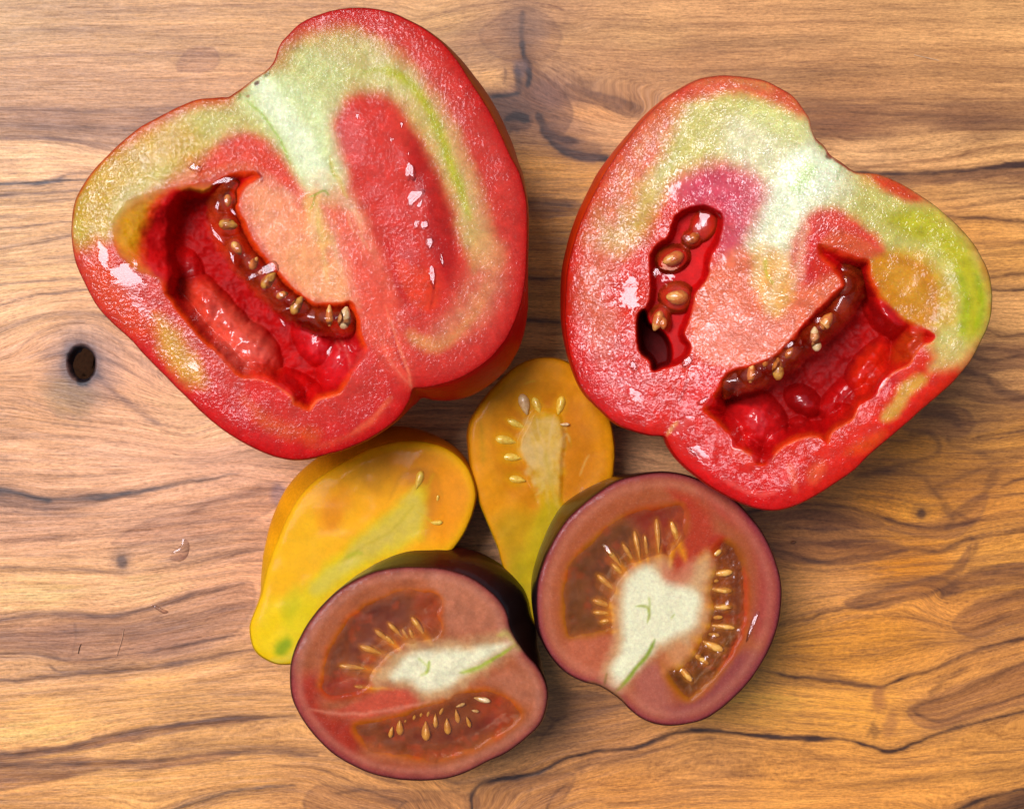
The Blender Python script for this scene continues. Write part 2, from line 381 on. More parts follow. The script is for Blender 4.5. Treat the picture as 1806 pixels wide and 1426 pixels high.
# ------------------------------------------------------------------ the board
def F(pts, w, s, c=None, flow=True): return (pts, w, s, c, flow)
NAVY = (52, 40, 52); BR = (98, 62, 46); BR2 = (120, 74, 48)
STREAKS = [
 F([(-60,243),(0,243),(60,243),(110,247),(160,256),(230,272)],4,.45,BR2),
 F([(-60,325),(0,325),(60,322),(110,317),(180,318)],6,.95,NAVY),
 F([(95,320),(115,308),(135,303),(165,302)],3,.55,BR,False),
 F([(-60,345),(0,344),(50,342),(110,338),(150,335)],4,.5,BR),
 F([(-60,404),(0,403),(60,398),(135,390)],3,.5,BR),
 F([(-60,446),(0,440),(50,430),(135,415)],5,.45,BR),
 F([(-60,506),(0,502),(50,497),(150,492)],3.5,.55,BR),
 F([(-60,556),(0,540),(30,530),(70,520),(170,512)],3.5,.5,BR),
 F([(-60,600),(0,580),(60,560),(120,548),(170,552),(230,585)],2.5,.3,BR2),
 F([(-60,640),(10,630),(50,600),(90,580),(140,570),(190,585),(240,630),(330,690)],2.5,.22,BR2),
 F([(165,655),(200,690),(240,720),(285,752)],9,.32,(110,80,84),False),
 F([(-60,700),(20,700),(80,715),(140,735),(230,745),(330,770)],3,.2,BR2),
 F([(-60,770),(60,765),(180,775),(280,790),(360,800)],3,.2,BR2),
 F([(-60,862),(0,865),(30,868),(60,878),(110,880),(170,876),(240,868),(330,850),(420,835)],8,.55,NAVY),
 F([(-40,868),(20,868),(60,878),(90,884)],14,.55,NAVY,False),
 F([(-60,902),(100,906),(250,900),(400,880),(480,870)],4,.3,BR),
 F([(330,905),(390,880),(440,868),(490,860)],7,.35,BR2,False),
 F([(-60,960),(60,950),(160,940),(300,925),(440,910)],9,.25,BR2),
 F([(-60,1000),(20,1000),(100,1003),(170,1005),(215,1010),(300,1000),(380,985),(450,970)],3.5,.38,BR),
 F([(-60,1095),(0,1094),(60,1083),(130,1083),(200,1086),(270,1070),(340,1048),(430,1028)],7,.5,(104,72,66)),
 F([(-60,1120),(60,1118),(160,1112),(250,1108),(340,1090),(430,1070)],22,.25,(120,84,74)),
 F([(130,1098),(134,1120),(128,1150)],4,.3,BR,False),
 F([(-60,1152),(0,1152),(50,1151),(110,1162),(170,1160),(260,1150),(330,1135),(430,1118)],4.5,.55,BR),
 F([(85,1170),(110,1185),(160,1182),(200,1172),(215,1165)],3.5,.4,BR,False),
 F([(-60,1202),(0,1200),(100,1192),(200,1184),(280,1175),(360,1160),(440,1145),(520,1135)],5,.5,BR),
 F([(-60,1340),(0,1332),(60,1325),(120,1318),(200,1297),(300,1280),(400,1268),(520,1262)],9,.5,BR),
 F([(-60,1356),(0,1350),(150,1345),(260,1342),(360,1330),(450,1326),(560,1330)],8,.45,BR),
 F([(-60,1385),(0,1378),(60,1370),(130,1362)],14,.35,BR2,False),
 F([(270,1440),(350,1412),(390,1398),(430,1390),(520,1385)],5,.5,NAVY),
 F([(480,1350),(540,1352),(580,1360),(640,1385),(700,1398)],5,.3,BR),
 F([(590,1400),(640,1392),(690,1408),(760,1412)],4,.35,BR,False),
 F([(700,1440),(706,1420),(716,1412)],6,.4,NAVY,False),
 F([(834,1440),(832,1417),(832,1402),(845,1384),(874,1375),(924,1368),(960,1357),(982,1345),(1003,1334),(1050,1325),(1104,1320),(1140,1312),(1176,1298),(1219,1286),(1257,1288),(1308,1293),(1353,1299),(1411,1301),(1479,1303),(1506,1308),(1547,1319),(1574,1322),(1608,1312),(1636,1301),(1683,1284),(1751,1267),(1870,1240)],6,.78,(70,42,36)),
 F([(1014,1359),(1050,1345),(1104,1338),(1158,1322),(1212,1306),(1262,1300)],6,.35,BR,False),
 F([(960,1440),(970,1412),(985,1392),(1002,1380)],5,.4,BR,False),
 F([(900,1440),(925,1412),(935,1396)],4,.3,BR,False),
 F([(1260,1306),(1330,1316),(1400,1320),(1450,1335),(1480,1340)],12,.18,BR,False),
 F([(950,1310),(985,1268),(1050,1252),(1110,1240),(1140,1246)],5,.35,BR,False),
 F([(955,1215),(1010,1222),(1070,1232)],14,.25,BR,False),
 F([(1330,1178),(1397,1192),(1445,1199),(1496,1205),(1547,1211),(1567,1206),(1591,1194),(1632,1185),(1666,1172),(1700,1155),(1728,1144),(1800,1126),(1870,1110)],6,.66,(88,54,42)),
 F([(1440,1187),(1480,1196),(1510,1204)],10,.3,BR,False),
 F([(1340,1115),(1376,1100),(1428,1090),(1451,1080),(1496,1071),(1530,1066),(1600,1052),(1680,1035)],4.5,.5,BR),
 F([(1499,1064),(1530,1052),(1564,1040),(1615,1029),(1666,1015),(1705,990),(1721,965),(1712,948)],11,.4,(124,84,58),False),
 F([(1350,968),(1376,974),(1445,990),(1496,984),(1564,976),(1605,969),(1649,971),(1683,962),(1717,950),(1800,935),(1870,930)],6,.45,BR),
 F([(1360,962),(1450,958),(1540,963),(1600,972)],16,.3,(118,72,48),False),
 F([(1663,1048),(1700,1022),(1751,1008),(1870,1003)],14,.42,(118,78,54)),
 F([(1693,1090),(1734,1066),(1790,1054),(1870,1044)],17,.42,(118,78,56)),
 F([(1711,1112),(1751,1097),(1810,1078),(1870,1070)],8,.4,BR),
 F([(1608,1250),(1632,1240),(1683,1223),(1751,1192),(1800,1172),(1870,1150)],9,.42,BR),
 F([(1612,1256),(1649,1272),(1690,1262),(1751,1240),(1870,1205)],6,.4,BR),
 F([(1640,1225),(1665,1200),(1700,1180)],8,.3,BR,False),
 F([(1670,1440),(1717,1416),(1769,1400),(1870,1380)],8,.85,(62,42,34)),
 F([(1740,1440),(1790,1420),(1870,1405)],30,.5,(92,62,46),False),
 F([(1206,1345),(1330,1350),(1420,1338),(1520,1342),(1640,1330),(1760,1305),(1870,1290)],3,.2,BR2,False),
 F([(1100,1400),(1250,1385),(1400,1390),(1560,1380),(1700,1362),(1870,1340)],3,.18,BR2),
 F([(1720,493),(1751,490),(1800,482),(1870,478)],4,.42,BR),
 F([(1720,510),(1751,511),(1771,513),(1806,509),(1870,507)],4,.65,(80,52,42)),
 F([(1725,575),(1744,583),(1771,593),(1806,590),(1870,588)],4,.5,BR),
 F([(1700,622),(1718,619),(1754,616),(1800,621),(1870,617)],9,.45,(118,82,66)),
 F([(1700,632),(1718,629),(1754,637),(1800,627),(1870,628)],5,.5,BR,False),
 F([(1680,650),(1704,656),(1738,664),(1750,680),(1784,696),(1830,700)],13,.42,(116,82,66),False),
 F([(1650,690),(1690,692),(1740,700),(1784,702),(1870,690)],8,.35,BR),
 F([(1620,722),(1660,728),(1684,738),(1700,760)],13,.35,(116,80,60),False),
 F([(1600,770),(1615,766),(1638,762),(1654,776),(1656,794),(1638,806),(1605,815),(1555,829),(1510,838)],9.45,0.31,BR,False),
 F([(1671,769),(1680,786),(1721,796),(1754,812),(1787,809),(1870,798)],10.5,0.279,BR,False),
 F([(1680,752),(1720,745),(1760,735),(1870,725)],7,.3,BR2,False),
 F([(1721,772),(1751,767),(1806,759),(1870,752)],3.5,.5,BR),
 F([(1765,860),(1790,848),(1870,835)],4,.5,BR,False),
 F([(1538,832),(1571,830),(1621,839),(1644,862),(1664,885),(1681,914)],11.55,0.2976,BR,False),
 F([(1757,830),(1740,866),(1708,893),(1681,915),(1668,930)],14.7,0.2976,BR,False),
 F([(1650,858),(1670,850),(1704,836),(1744,822)],9.45,0.279,BR,False),
 F([(1690,905),(1715,915),(1790,900),(1870,890)],5,.3,BR2,False),
 F([(1300,905),(1339,901),(1405,889),(1472,891),(1522,902),(1571,918),(1621,930),(1671,928),(1740,915),(1870,900)],6,.5,(96,56,40)),
 F([(1350,915),(1420,908),(1500,918),(1560,932)],16,.25,(110,66,44),False),
 F([(1400,238),(1449,239),(1505,246),(1571,246),(1638,237),(1704,228),(1806,229),(1870,230)],3,.35,BR2),
 F([(1500,298),(1545,293),(1588,289),(1654,282),(1700,274),(1740,260),(1806,255),(1870,254)],5,.42,(138,94,62)),
 F([(1500,303),(1571,306),(1638,306),(1704,302),(1738,297),(1806,291),(1870,290)],8,.88,(74,46,44)),
 F([(1560,318),(1620,318),(1700,312),(1806,303),(1870,302)],12,.4,(120,84,66)),
 F([(1640,372),(1668,369),(1721,362),(1771,352),(1870,348)],5,.38,BR),
 F([(1640,380),(1681,382),(1738,385),(1806,391),(1870,394)],4.5,.52,BR),
 F([(1700,440),(1760,432),(1870,428)],3,.25,BR2),
 F([(1380,195),(1500,198),(1600,203),(1700,205),(1870,204)],5,.4,(120,84,66)),
 F([(1400,176),(1500,178),(1650,174),(1870,176)],3,.3,BR2),
 F([(1395,215),(1500,218),(1650,216),(1870,214)],10,.28,(120,84,70)),
 F([(-60,106),(0,104),(140,97),(300,94),(420,96)],3,.32,BR2),
 F([(-60,15),(200,13),(420,10),(700,14)],3,.25,BR2),
 F([(-60,60),(200,55),(480,52)],2.5,.2,BR2),
 F([(-60,140),(200,145),(420,140)],2.5,.2,BR2),
 F([(-60,190),(180,194),(340,190)],4,.28,BR2),
 F([(-60,220),(120,224),(260,228)],10,.28,(124,92,80)),
 F([(1000,30),(1200,42),(1500,38),(1870,44)],3,.2,BR2),
 F([(1000,86),(1250,92),(1500,86),(1870,96)],2.5,.2,BR2),
 F([(1100,120),(1200,128),(1500,118),(1870,124)],3,.2,BR2),
 F([(740,35),(800,18),(860,8),(920,2),(960,8),(1000,20)],2.5,.35,BR2),
 F([(720,60),(800,45),(870,36),(910,30),(950,38),(1010,55)],3,.2,BR2),
 F([(922,20),(920,50),(921,76),(925,100),(936,120)],10,.7,(84,58,54),False),
 F([(921,72),(922,90),(926,104),(934,118)],8,.95,NAVY,False),
 F([(912,120),(914,140),(919,163)],13,.85,(56,40,50),False),
 F([(931,120),(934,136),(930,154)],10,.95,(50,34,40),False),
 F([(866,172),(880,169),(897,168),(916,165)],8,.95,(50,36,44),False),
 F([(846,127),(862,120),(883,113),(905,108),(925,108),(940,122),(974,143),(1004,168),(1050,183),(1111,210)],3,.3,BR2),
 F([(890,118),(892,130),(888,148)],4,.4,BR,False),
 F([(1005,155),(1060,172),(1126,194)],12,.3,(128,90,72),False),
 F([(948,200),(955,218),(968,230),(986,243),(1017,251)],11,.95,(44,30,40),False),
 F([(955,222),(970,245),(989,262),(1020,273),(1085,281)],13,.95,(50,32,38),False),
 F([(960,225),(1000,250),(1060,275)],30,.4,(120,88,84),False),
 F([(892,212),(904,205),(918,206),(931,214)],14,.85,(60,42,44),False),
 F([(895,236),(905,228),(915,232)],6,.4,BR,False),
 F([(900,360),(931,357),(974,359),(1010,363)],6,.5,(92,58,38)),
 F([(900,373),(931,371),(1000,372)],5,.3,BR),
 F([(920,430),(1000,432)],6,.2,BR),
 F([(900,486),(932,488),(988,492),(1010,492)],7,.5,(88,54,36)),
 F([(900,562),(925,564),(988,567),(1010,567)],7,.6,(80,48,34)),
 F([(1080,800),(1120,806),(1180,818)],3,.3,BR2),
]
BD = (158, 108, 80)
BANDS = [
 ([(-60,1332),(60,1318),(130,1311),(200,1294),(300,1278),(400,1264),(470,1262),(400,1278),(300,1290),(210,1308),(120,1326),(-60,1346)], BD, .75),
 ([(-60,1352),(60,1340),(150,1336),(260,1340),(380,1326),(420,1330),(300,1352),(180,1356),(60,1382),(-60,1392)], BD, .6),
 ([(-60,1092),(60,1080),(140,1080),(200,1084),(260,1070),(330,1046),(430,1026),(450,1050),(420,1110),(330,1140),(240,1160),(140,1168),(60,1150),(-60,1146)], (172,126,108), .5),
 ([(-60,860),(30,862),(70,876),(150,872),(230,868),(120,896),(50,894),(-60,884)], (112,84,84), .6),
 ([(320,900),(400,870),(480,850),(500,880),(420,930),(330,950),(200,962),(240,930)], (178,130,108), .5),
 ([(1490,1062),(1560,1036),(1620,1022),(1680,1000),(1712,960),(1700,1000),(1670,1036),(1600,1058),(1540,1076)], (150,100,66), .6),
 ([(1340,962),(1450,955),(1560,955),(1600,970),(1500,992),(1400,990)], (140,88,58), .5),
 ([(1660,1050),(1700,1014),(1760,998),(1870,994),(1870,1024),(1760,1030)], (146,98,70), .6),
 ([(1680,1100),(1730,1058),(1870,1030),(1870,1090),(1780,1100),(1720,1122)], (150,100,72), .55),
 ([(1600,1256),(1640,1228),(1720,1200),(1870,1150),(1870,1220),(1760,1250),(1650,1284)], (160,108,76), .55),
 ([(1700,612),(1800,606),(1870,606),(1870,640),(1790,644),(1740,660),(1690,650)], (150,106,82), .6),
 ([(1690,650),(1750,668),(1800,700),(1870,700),(1870,720),(1780,716),(1700,700),(1650,700)], (156,110,82), .5),
 ([(1620,716),(1690,720),(1720,745),(1690,770),(1630,760),(1590,755)], (148,100,70), .5),
 ([(1660,915),(1700,890),(1740,870),(1730,910),(1690,945),(1640,945),(1560,930)], (150,102,76), .5),
 ([(1300,905),(1380,896),(1470,898),(1560,925),(1480,935),(1380,925)], (130,80,56), .5),
 ([(1500,305),(1640,308),(1806,294),(1870,292),(1870,318),(1700,322),(1560,328)], (160,116,90), .6),
 ([(1380,180),(1500,186),(1700,182),(1870,184),(1870,226),(1700,226),(1571,240),(1449,236),(1400,230)], (146,104,80), .5),
 ([(-60,196),(100,194),(260,200),(330,210),(260,240),(200,262),(120,246),(-60,238)], (152,114,92), .55),
 ([(846,60),(900,20),(950,20),(990,60),(970,100),(930,108),(880,100)], (158,118,94), .4),
 ([(925,112),(955,128),(990,160),(1010,200),(990,240),(960,225),(940,195),(925,160)], (128,92,84), .6),
 ([(862,172),(915,166),(940,200),(930,225),(890,222)], (104,76,74), .85),
 ([(1000,150),(1060,166),(1130,190),(1120,206),(1050,184),(1005,172)], (142,102,78), .6),
 ([(860,358),(1010,354),(1010,380),(860,382)], (140,94,60), .5),
 ([(960,1240),(1050,1225),(1110,1240),(1050,1262),(980,1270)], (150,104,78), .5),
 ([(560,1385),(700,1395),(830,1400),(820,1440),(560,1440)], (150,102,74), .5),
 ([(850,1390),(920,1372),(1010,1362),(1000,1400),(960,1440),(850,1440)], (166,116,80), .5),
 ([(1740,1440),(1700,1420),(1770,1404),(1870,1382),(1870,1440)], (112,76,54), .8),
]
WOODCOL = [ # x, y, colour of the pale wood, mild light falloff to the right painted in
 (0,30,(196,160,126)),(250,60,(192,154,120)),(450,60,(190,152,116)),(100,150,(190,150,120)),(250,170,(182,143,114)),(100,210,(160,122,98)),(300,215,(160,122,100)),
 (60,280,(226,186,152)),(170,290,(226,184,152)),(60,370,(212,172,134)),(60,470,(214,174,136)),(40,560,(212,170,138)),(60,620,(204,158,128)),(230,640,(206,162,138)),
 (60,720,(200,154,122)),(230,800,(214,170,146)),(350,740,(220,178,148)),(400,820,(206,164,144)),(60,820,(212,166,138)),(60,920,(206,160,136)),(300,930,(206,162,140)),(430,960,(204,158,132)),
 (60,1050,(228,182,140)),(250,1030,(222,176,140)),(400,1060,(204,158,132)),(100,1130,(180,138,118)),(300,1130,(178,136,116)),(60,1180,(206,162,128)),(420,1190,(212,164,124)),
 (80,1260,(226,176,126)),(300,1230,(222,172,124)),(500,1240,(212,162,118)),(200,1390,(216,166,118)),(400,1360,(208,158,112)),(560,1390,(200,148,106)),(60,1410,(212,160,114)),
 (720,1410,(196,142,100)),(900,1400,(196,142,100)),(1000,1290,(186,134,98)),(1060,1300,(188,136,98)),(1100,1390,(202,144,96)),(1250,1340,(206,150,104)),(1350,1240,(214,158,98)),(1400,1370,(208,150,98)),
 (1500,1250,(214,156,96)),(1440,1140,(204,144,84)),(1450,1040,(210,154,106)),(1600,1000,(196,132,72)),(1550,1110,(208,146,86)),(1650,1080,(200,142,92)),(1760,980,(206,150,94)),(1780,1150,(190,136,92)),
 (1700,1240,(196,142,96)),(1600,1390,(208,150,98)),(1750,1340,(206,150,98)),(1440,940,(190,134,94)),(1560,880,(204,140,80)),(1620,900,(214,152,88)),(1500,860,(198,142,92)),(1700,860,(190,132,82)),
 (1620,790,(208,146,84)),(1700,740,(190,140,98)),(1760,660,(200,152,112)),(1780,780,(204,148,94)),(1780,550,(214,166,122)),(1780,460,(204,154,104)),(1720,410,(204,152,102)),(1600,345,(204,156,112)),
 (1780,340,(206,160,118)),(1520,270,(222,180,142)),(1650,258,(220,176,136)),(1790,270,(216,172,130)),(1500,220,(152,110,84)),(1700,210,(150,112,86)),(1500,150,(172,130,98)),(1700,130,(178,136,102)),
 (1600,60,(192,150,114)),(1780,40,(200,158,120)),(1350,60,(190,148,114)),(1150,60,(194,154,118)),(1250,115,(180,138,106)),(1080,130,(184,142,110)),(1000,70,(186,146,112)),(1080,175,(170,128,100)),
 (780,40,(196,158,120)),(860,70,(172,134,108)),(920,60,(160,122,102)),(950,95,(176,136,108)),(880,95,(172,136,108)),(885,135,(206,164,122)),(960,180,(140,106,100)),(950,160,(140,106,100)),
 (910,185,(142,108,98)),(1040,200,(206,156,116)),(1080,235,(214,170,136)),(1010,215,(186,144,120)),(960,290,(204,154,100)),(1020,310,(206,156,104)),(960,400,(190,140,86)),(960,520,(196,146,94)),
 (960,600,(198,150,104)),(1110,800,(206,160,130)),(1150,810,(206,160,130)),(860,960,(204,160,130)),(820,970,(196,148,118)),(1020,430,(190,140,88)),(1350,960,(180,124,84)),(700,740,(200,156,120)),
]

def warm(c): return (min(255, c[0] * 1.04), c[1] * .94, c[2] * .80)

def build_board():
    def axis(lo, hi, out):
        a = np.arange(lo, hi + .1, 2.6)
        L = lo - np.cumsum(np.geomspace(4, 90, out)); R = a[-1] + np.cumsum(np.geomspace(4, 90, out))
        return np.concatenate([L[::-1], a, R])
    xs = axis(-12, 1818, 26); ys = axis(-12, 1438, 26)
    nx, ny = len(xs), len(ys)
    X, Y = np.meshgrid(xs, ys)
    P = np.stack([X.ravel(), Y.ravel()], 1)
    # grain coordinate: constant along each streak, solved on a coarse grid
    cp = []; cv = []
    for pts, w, s, c, flow in STREAKS:
        if not flow: continue
        q = catmull(pts, False, 3); cp.append(q); m = q[:, 1].mean(); cv.append(m - q[:, 1])
    for y in (-300, -120, 1560, 1750):
        q = np.stack([np.arange(-300, 2100, 120.), np.full(20, y)], 1); cp.append(q); cv.append(np.zeros(20))
    cp = np.concatenate(cp); cv = np.concatenate(cv)
    gx = np.arange(-140, 1960, 10.); gy = np.arange(-140, 1600, 10.)
    GX, GY = np.meshgrid(gx, gy); G = np.stack([GX.ravel(), GY.ravel()], 1)
    D = np.zeros(len(G))
    for i in range(0, len(G), 4000):
        g = G[i:i + 4000]
        r2 = ((g[:, None, 0] - cp[None, :, 0]) * .45) ** 2 + (g[:, None, 1] - cp[None, :, 1]) ** 2 + 60
        wgt = 1 / r2 ** 1.6
        D[i:i + 4000] = (wgt * cv).sum(1) / wgt.sum(1)
    D = D.reshape(len(gy), len(gx))
    for _ in range(2):
        Dp = np.pad(D, 1, mode='edge'); D = (Dp[:-2, 1:-1] + Dp[2:, 1:-1] + Dp[1:-1, :-2] + Dp[1:-1, 2:] + 2 * D) / 6
    def samp(A, Q):
        u = np.clip((Q[:, 0] - gx[0]) / 10, 0, len(gx) - 1.001); v = np.clip((Q[:, 1] - gy[0]) / 10, 0, len(gy) - 1.001)
        iu = u.astype(int); iv = v.astype(int); fu = (u - iu); fv = (v - iv)
        if A.ndim == 3: fu = fu[:, None]; fv = fv[:, None]
        return (A[iv, iu] * (1 - fu) + A[iv, iu + 1] * fu) * (1 - fv) + (A[iv + 1, iu] * (1 - fu) + A[iv + 1, iu + 1] * fu) * fv
    V = P[:, 1] + samp(D, P)
    # pale wood colour, light falloff included
    wc = np.array([(a, b) for a, b, c in WOODCOL], float); wl = sat(np.array([lin(c) for a, b, c in WOODCOL]), 1.20) * np.array([1.15, 1.06, .97])
    CG = np.zeros((len(G), 3))
    for i in range(0, len(G), 4000):
        g = G[i:i + 4000]
        r2 = ((g[:, None, 0] - wc[None, :, 0]) * .5) ** 2 + (g[:, None, 1] - wc[None, :, 1]) ** 2 + 150
        wgt = 1 / r2 ** 1.5
        CG[i:i + 4000] = (wgt @ wl) / wgt.sum(1)[:, None]
    Pw = np.stack([P[:, 0] + 30 * fbm(P[:, 0] / 90, V / 25, 91), P[:, 1] + 5 * fbm(P[:, 0] / 60, V / 14, 92)], 1)
    c = samp(CG.reshape(len(gy), len(gx), 3), Pw)
    pa = Paint(P, (0, 0, 0), 0, lin); pa.c = c
    # soft bands that follow the grain
    n = fbm(P[:, 0] / 420, V / 26, 31, 4); pa.c = pa.c * (1 + .27 * n)[:, None]
    n = fbm(P[:, 0] / 160, V / 7, 37, 3); a = sm((n - .08) / .5) * .36 * np.where(P[:, 1] < 235, .6, 1); pa.mix(a, (134, 84, 52))
    n = fbm(P[:, 0] / 110 + 9, V / 4.5, 41, 3); a = sm((n - .2) / .45) * .34 * np.where(P[:, 1] < 235, .5, 1); pa.mix(a, (108, 66, 46))
    for q, col, op in BANDS:
        d = sd(np.stack([P[:, 0], P[:, 1] + 5 * fbm(P[:, 0] / 50, P[:, 1] / 16, 303)], 1), catmull(q, True, 4), 60)
        br = .8 + .5 * fbm(P[:, 0] / 70, V / 9, 305, 3)
        pa.mix(np.clip(sm(.5 - d / 7) * op * br, 0, 1), warm(col))
        pa.mix(np.clip(np.exp(-(d / 2.6) ** 2) * op * .7 * br, 0, 1), (112, 72, 56))
    Wp = np.stack([P[:, 0], P[:, 1] + 3.2 * fbm(P[:, 0] / 34, P[:, 1] / 12, 61)], 1)
    for k, (pts, w, s, col, flow) in enumerate(STREAKS):
        q = catmull(pts, False, 4)
        d, t = ld(Wp, q, 60)
        m = d < 60
        if not m.any(): continue
        x = P[m, 0]; v = V[m]
        br = np.clip(.85 + .55 * fbm(x / 45, v / 8 + k * 3.3, 71 + k, 3), .15, 1.25)
        ww = w * (.75 + .6 * fbm(x / 60 + k, v / 30, 171 + k, 2)) * np.minimum(1, np.minimum(t[m], 1 - t[m]) * 9 + .3)
        f = 1.2 + w * .28
        core = sm(.5 - (d[m] - ww * 1.25 / 2) / (2 * f)) * s * br
        halo = np.exp(-(d[m] / (w * 1.6 + 3)) ** 2) * s * .33 * br
        full = np.zeros(len(P)); full[m] = np.clip(halo * 1.3, 0, 1); pa.mix(full, (132, 82, 50))
        full = np.zeros(len(P)); full[m] = np.clip(core * 1.45, 0, .97); pa.mix(full, warm(col or BR))
    # knots
    z = np.zeros(len(P))
    pa.spot(146, 645, 62, 70, -10, (128, 104, 108), .55, .5, 10)
    pa.spot(120, 700, 46, 36, 20, (150, 122, 76), .5, .5, 12)
    pa.spot(143, 640, 33, 41, -15, (84, 66, 80), .8, .35, 6)
    pa.spot(143, 640, 24, 32, -20, (24, 18, 26), .97, .16, 5)
    pa.spot(146, 668, 12, 15, -20, (30, 24, 36), .95, .2, 4)
    z -= 16 * sm((1.05 - np.sqrt(((P[:, 0] - 144) / 25) ** 2 + ((P[:, 1] - 641) / 33) ** 2)) / .35)
    pa.spot(215, 990, 9, 12, 0, (84, 60, 54), .85, .5, 4)
    pa.spot(215, 990, 20, 22, 0, (140, 104, 88), .4, .6, 5)
    pa.spot(1625, 905, 9, 8, 0, (76, 44, 30), .9, .4, 3)
    pa.spot(1625, 905, 17, 14, 0, (140, 90, 50), .45, .5, 4)
    pa.spot(491, 868, 14, 18, 10, (120, 96, 118), .5, .5, 5)
    pa.spot(1549, 1232, 13, 22, 5, (160, 92, 58), .55, .5, 5)
    pa.spot(1570, 1275, 13, 26, 10, (168, 104, 62), .5, .5, 5)
    pa.spot(1543, 1286, 7, 16, 10, (112, 68, 40), .5, .6, 9)
    pa.spot(918, 120, 14, 16, 0, (110, 88, 96), .6, .5, 5)
    pa.spot(925, 45, 40, 45, 0, (140, 108, 94), .4, .6, 12)
    # a dried drop mark on the pale wood
    d = sd(warp(P, 3, 14, 501), catmull([(311,122),(322,98),(342,86),(366,84),(382,92),(388,108),(378,120),(352,128),(330,126)], True, 4), 30)
    pa.mix(sm(.5 - d / 3.5) * .42, (166, 108, 78)); pa.mix(np.exp(-(d / 2.2) ** 2) * .25, (140, 88, 62))
    z += .5 * fbm(P[:, 0] / 60, V / 6, 77, 3)
    g_ = (pa.c @ np.array([.3, .5, .2])); pa.c = np.clip(pa.c * (np.clip(g_ / .30, .15, 1.5) ** .28)[:, None], .004, .85)
    W = world_pt(P, np.zeros(len(P)))
    W[:, 2] = z * U
    idx = np.arange(nx * ny).reshape(ny, nx)
    f = np.stack([idx[:-1, :-1].ravel(), idx[1:, :-1].ravel(), idx[1:, 1:].ravel(), idx[:-1, 1:].ravel()], 1)
    # sides and underside
    ring = np.concatenate([idx[0, :-1], idx[:-1, -1], idx[-1, :0:-1], idx[:0:-1, 0]])
    nb = len(W); B = W[ring].copy(); B1 = B.copy(); B1[:, 2] = -.018
    Wall = np.concatenate([W, B1, [[0, 0, -.018]]])
    k = np.arange(len(ring)); k2 = (k + 1) % len(ring)
    fs = np.stack([ring[k], ring[k2], nb + k2, nb + k], 1)
    fb = np.stack([nb + k, nb + k2, np.full(len(ring), nb + len(ring)), np.full(len(ring), nb + len(ring))], 1)
    cols = np.concatenate([pa.c, pa.c[ring], [pa.c[0]]])
    gv = np.stack([P[:, 0], V, np.zeros(len(P))], 1)
    gv = np.concatenate([gv, gv[ring] + [0, 60, 0], [gv[0]]])
    m = NT("olive_wood")
    g = m.attr("grain", "Vector"); col = m.attr("tone", "Color")
    a = m.noise(g, 1.0, 4, .62, .3, (1 / 60., 1 / 3.4, 1))
    b = m.noise(g, 1.0, 3, .6, .2, (1 / 15., 1 / 1.7, 1))
    d = m.noise(g, 1.0, 3, .55, 1.0, (1 / 200., 1 / 13., 1))
    e = m.noise(g, 1.0, 3, .7, 0, (1 / 7.0, 1 / 3.2, 1))
    tot = m.math('ADD', m.math('ADD', m.rng(a, .3, .7, -.22, .20), m.rng(b, .3, .7, -.24, .22)), m.math('ADD', m.rng(d, .3, .7, -.14, .14), m.rng(e, .3, .7, -.20, .18)))
    one = m.n("ShaderNodeCombineColor")
    m.l(m.math('ADD', 1.0, tot), one.inputs[0]); m.l(m.math('ADD', 1.0, m.math('MULTIPLY', tot, 1.12)), one.inputs[1]); m.l(m.math('ADD', 1.0, m.math('MULTIPLY', tot, 1.22)), one.inputs[2])
    c = m.mixc(1.0, col, one.outputs[0], 'MULTIPLY')
    pore = m.noise(g, 1.0, 2, .5, 0, (1 / 16., 1 / 1.3, 1))
    c = m.mixc(m.rng(pore, .64, .78, 0, .45), c, tuple(lin((96, 62, 44))) + (1,))
    p = m.n("ShaderNodeBsdfPrincipled"); m.l(c, p.inputs["Base Color"])
    m.l(m.rng(a, .3, .7, .52, .36), p.inputs["Roughness"]); p.inputs["Specular IOR Level"].default_value = .45
    bp = m.n("ShaderNodeBump"); bp.inputs["Strength"].default_value = .7; bp.inputs["Distance"].default_value = U * .8
    m.l(m.math('ADD', a, m.math('MULTIPLY', b, .5)), bp.inputs["Height"]); m.l(bp.outputs[0], p.inputs["Normal"])
    m.l(p.outputs[0], m.out.inputs[0])
    o = mesh_obj("cutting_board", Wall, np.concatenate([f, fs, fb[:, :3].repeat(1, 0)[:, [0, 1, 2, 2]]])[:, ::1], m.m, None, cols, {"grain": gv})
    o["label"] = "olive wood cutting board with dark wavy grain and a black knot under all the tomatoes"
    o["category"] = "cutting board"
    # the loose brown heart of the black knot
    r = random.Random(4)
    vs, fsx = blob(0, 0, 22, 30, 2.5, 40, 12, .7, 9)
    k = mesh_obj("knot", vs * U + np.array([(146 - CX) * U, -(644 - CY) * U, -12 * U]), fsx, plain_material("knot_wood", (54, 32, 18), .95), o)
    return o

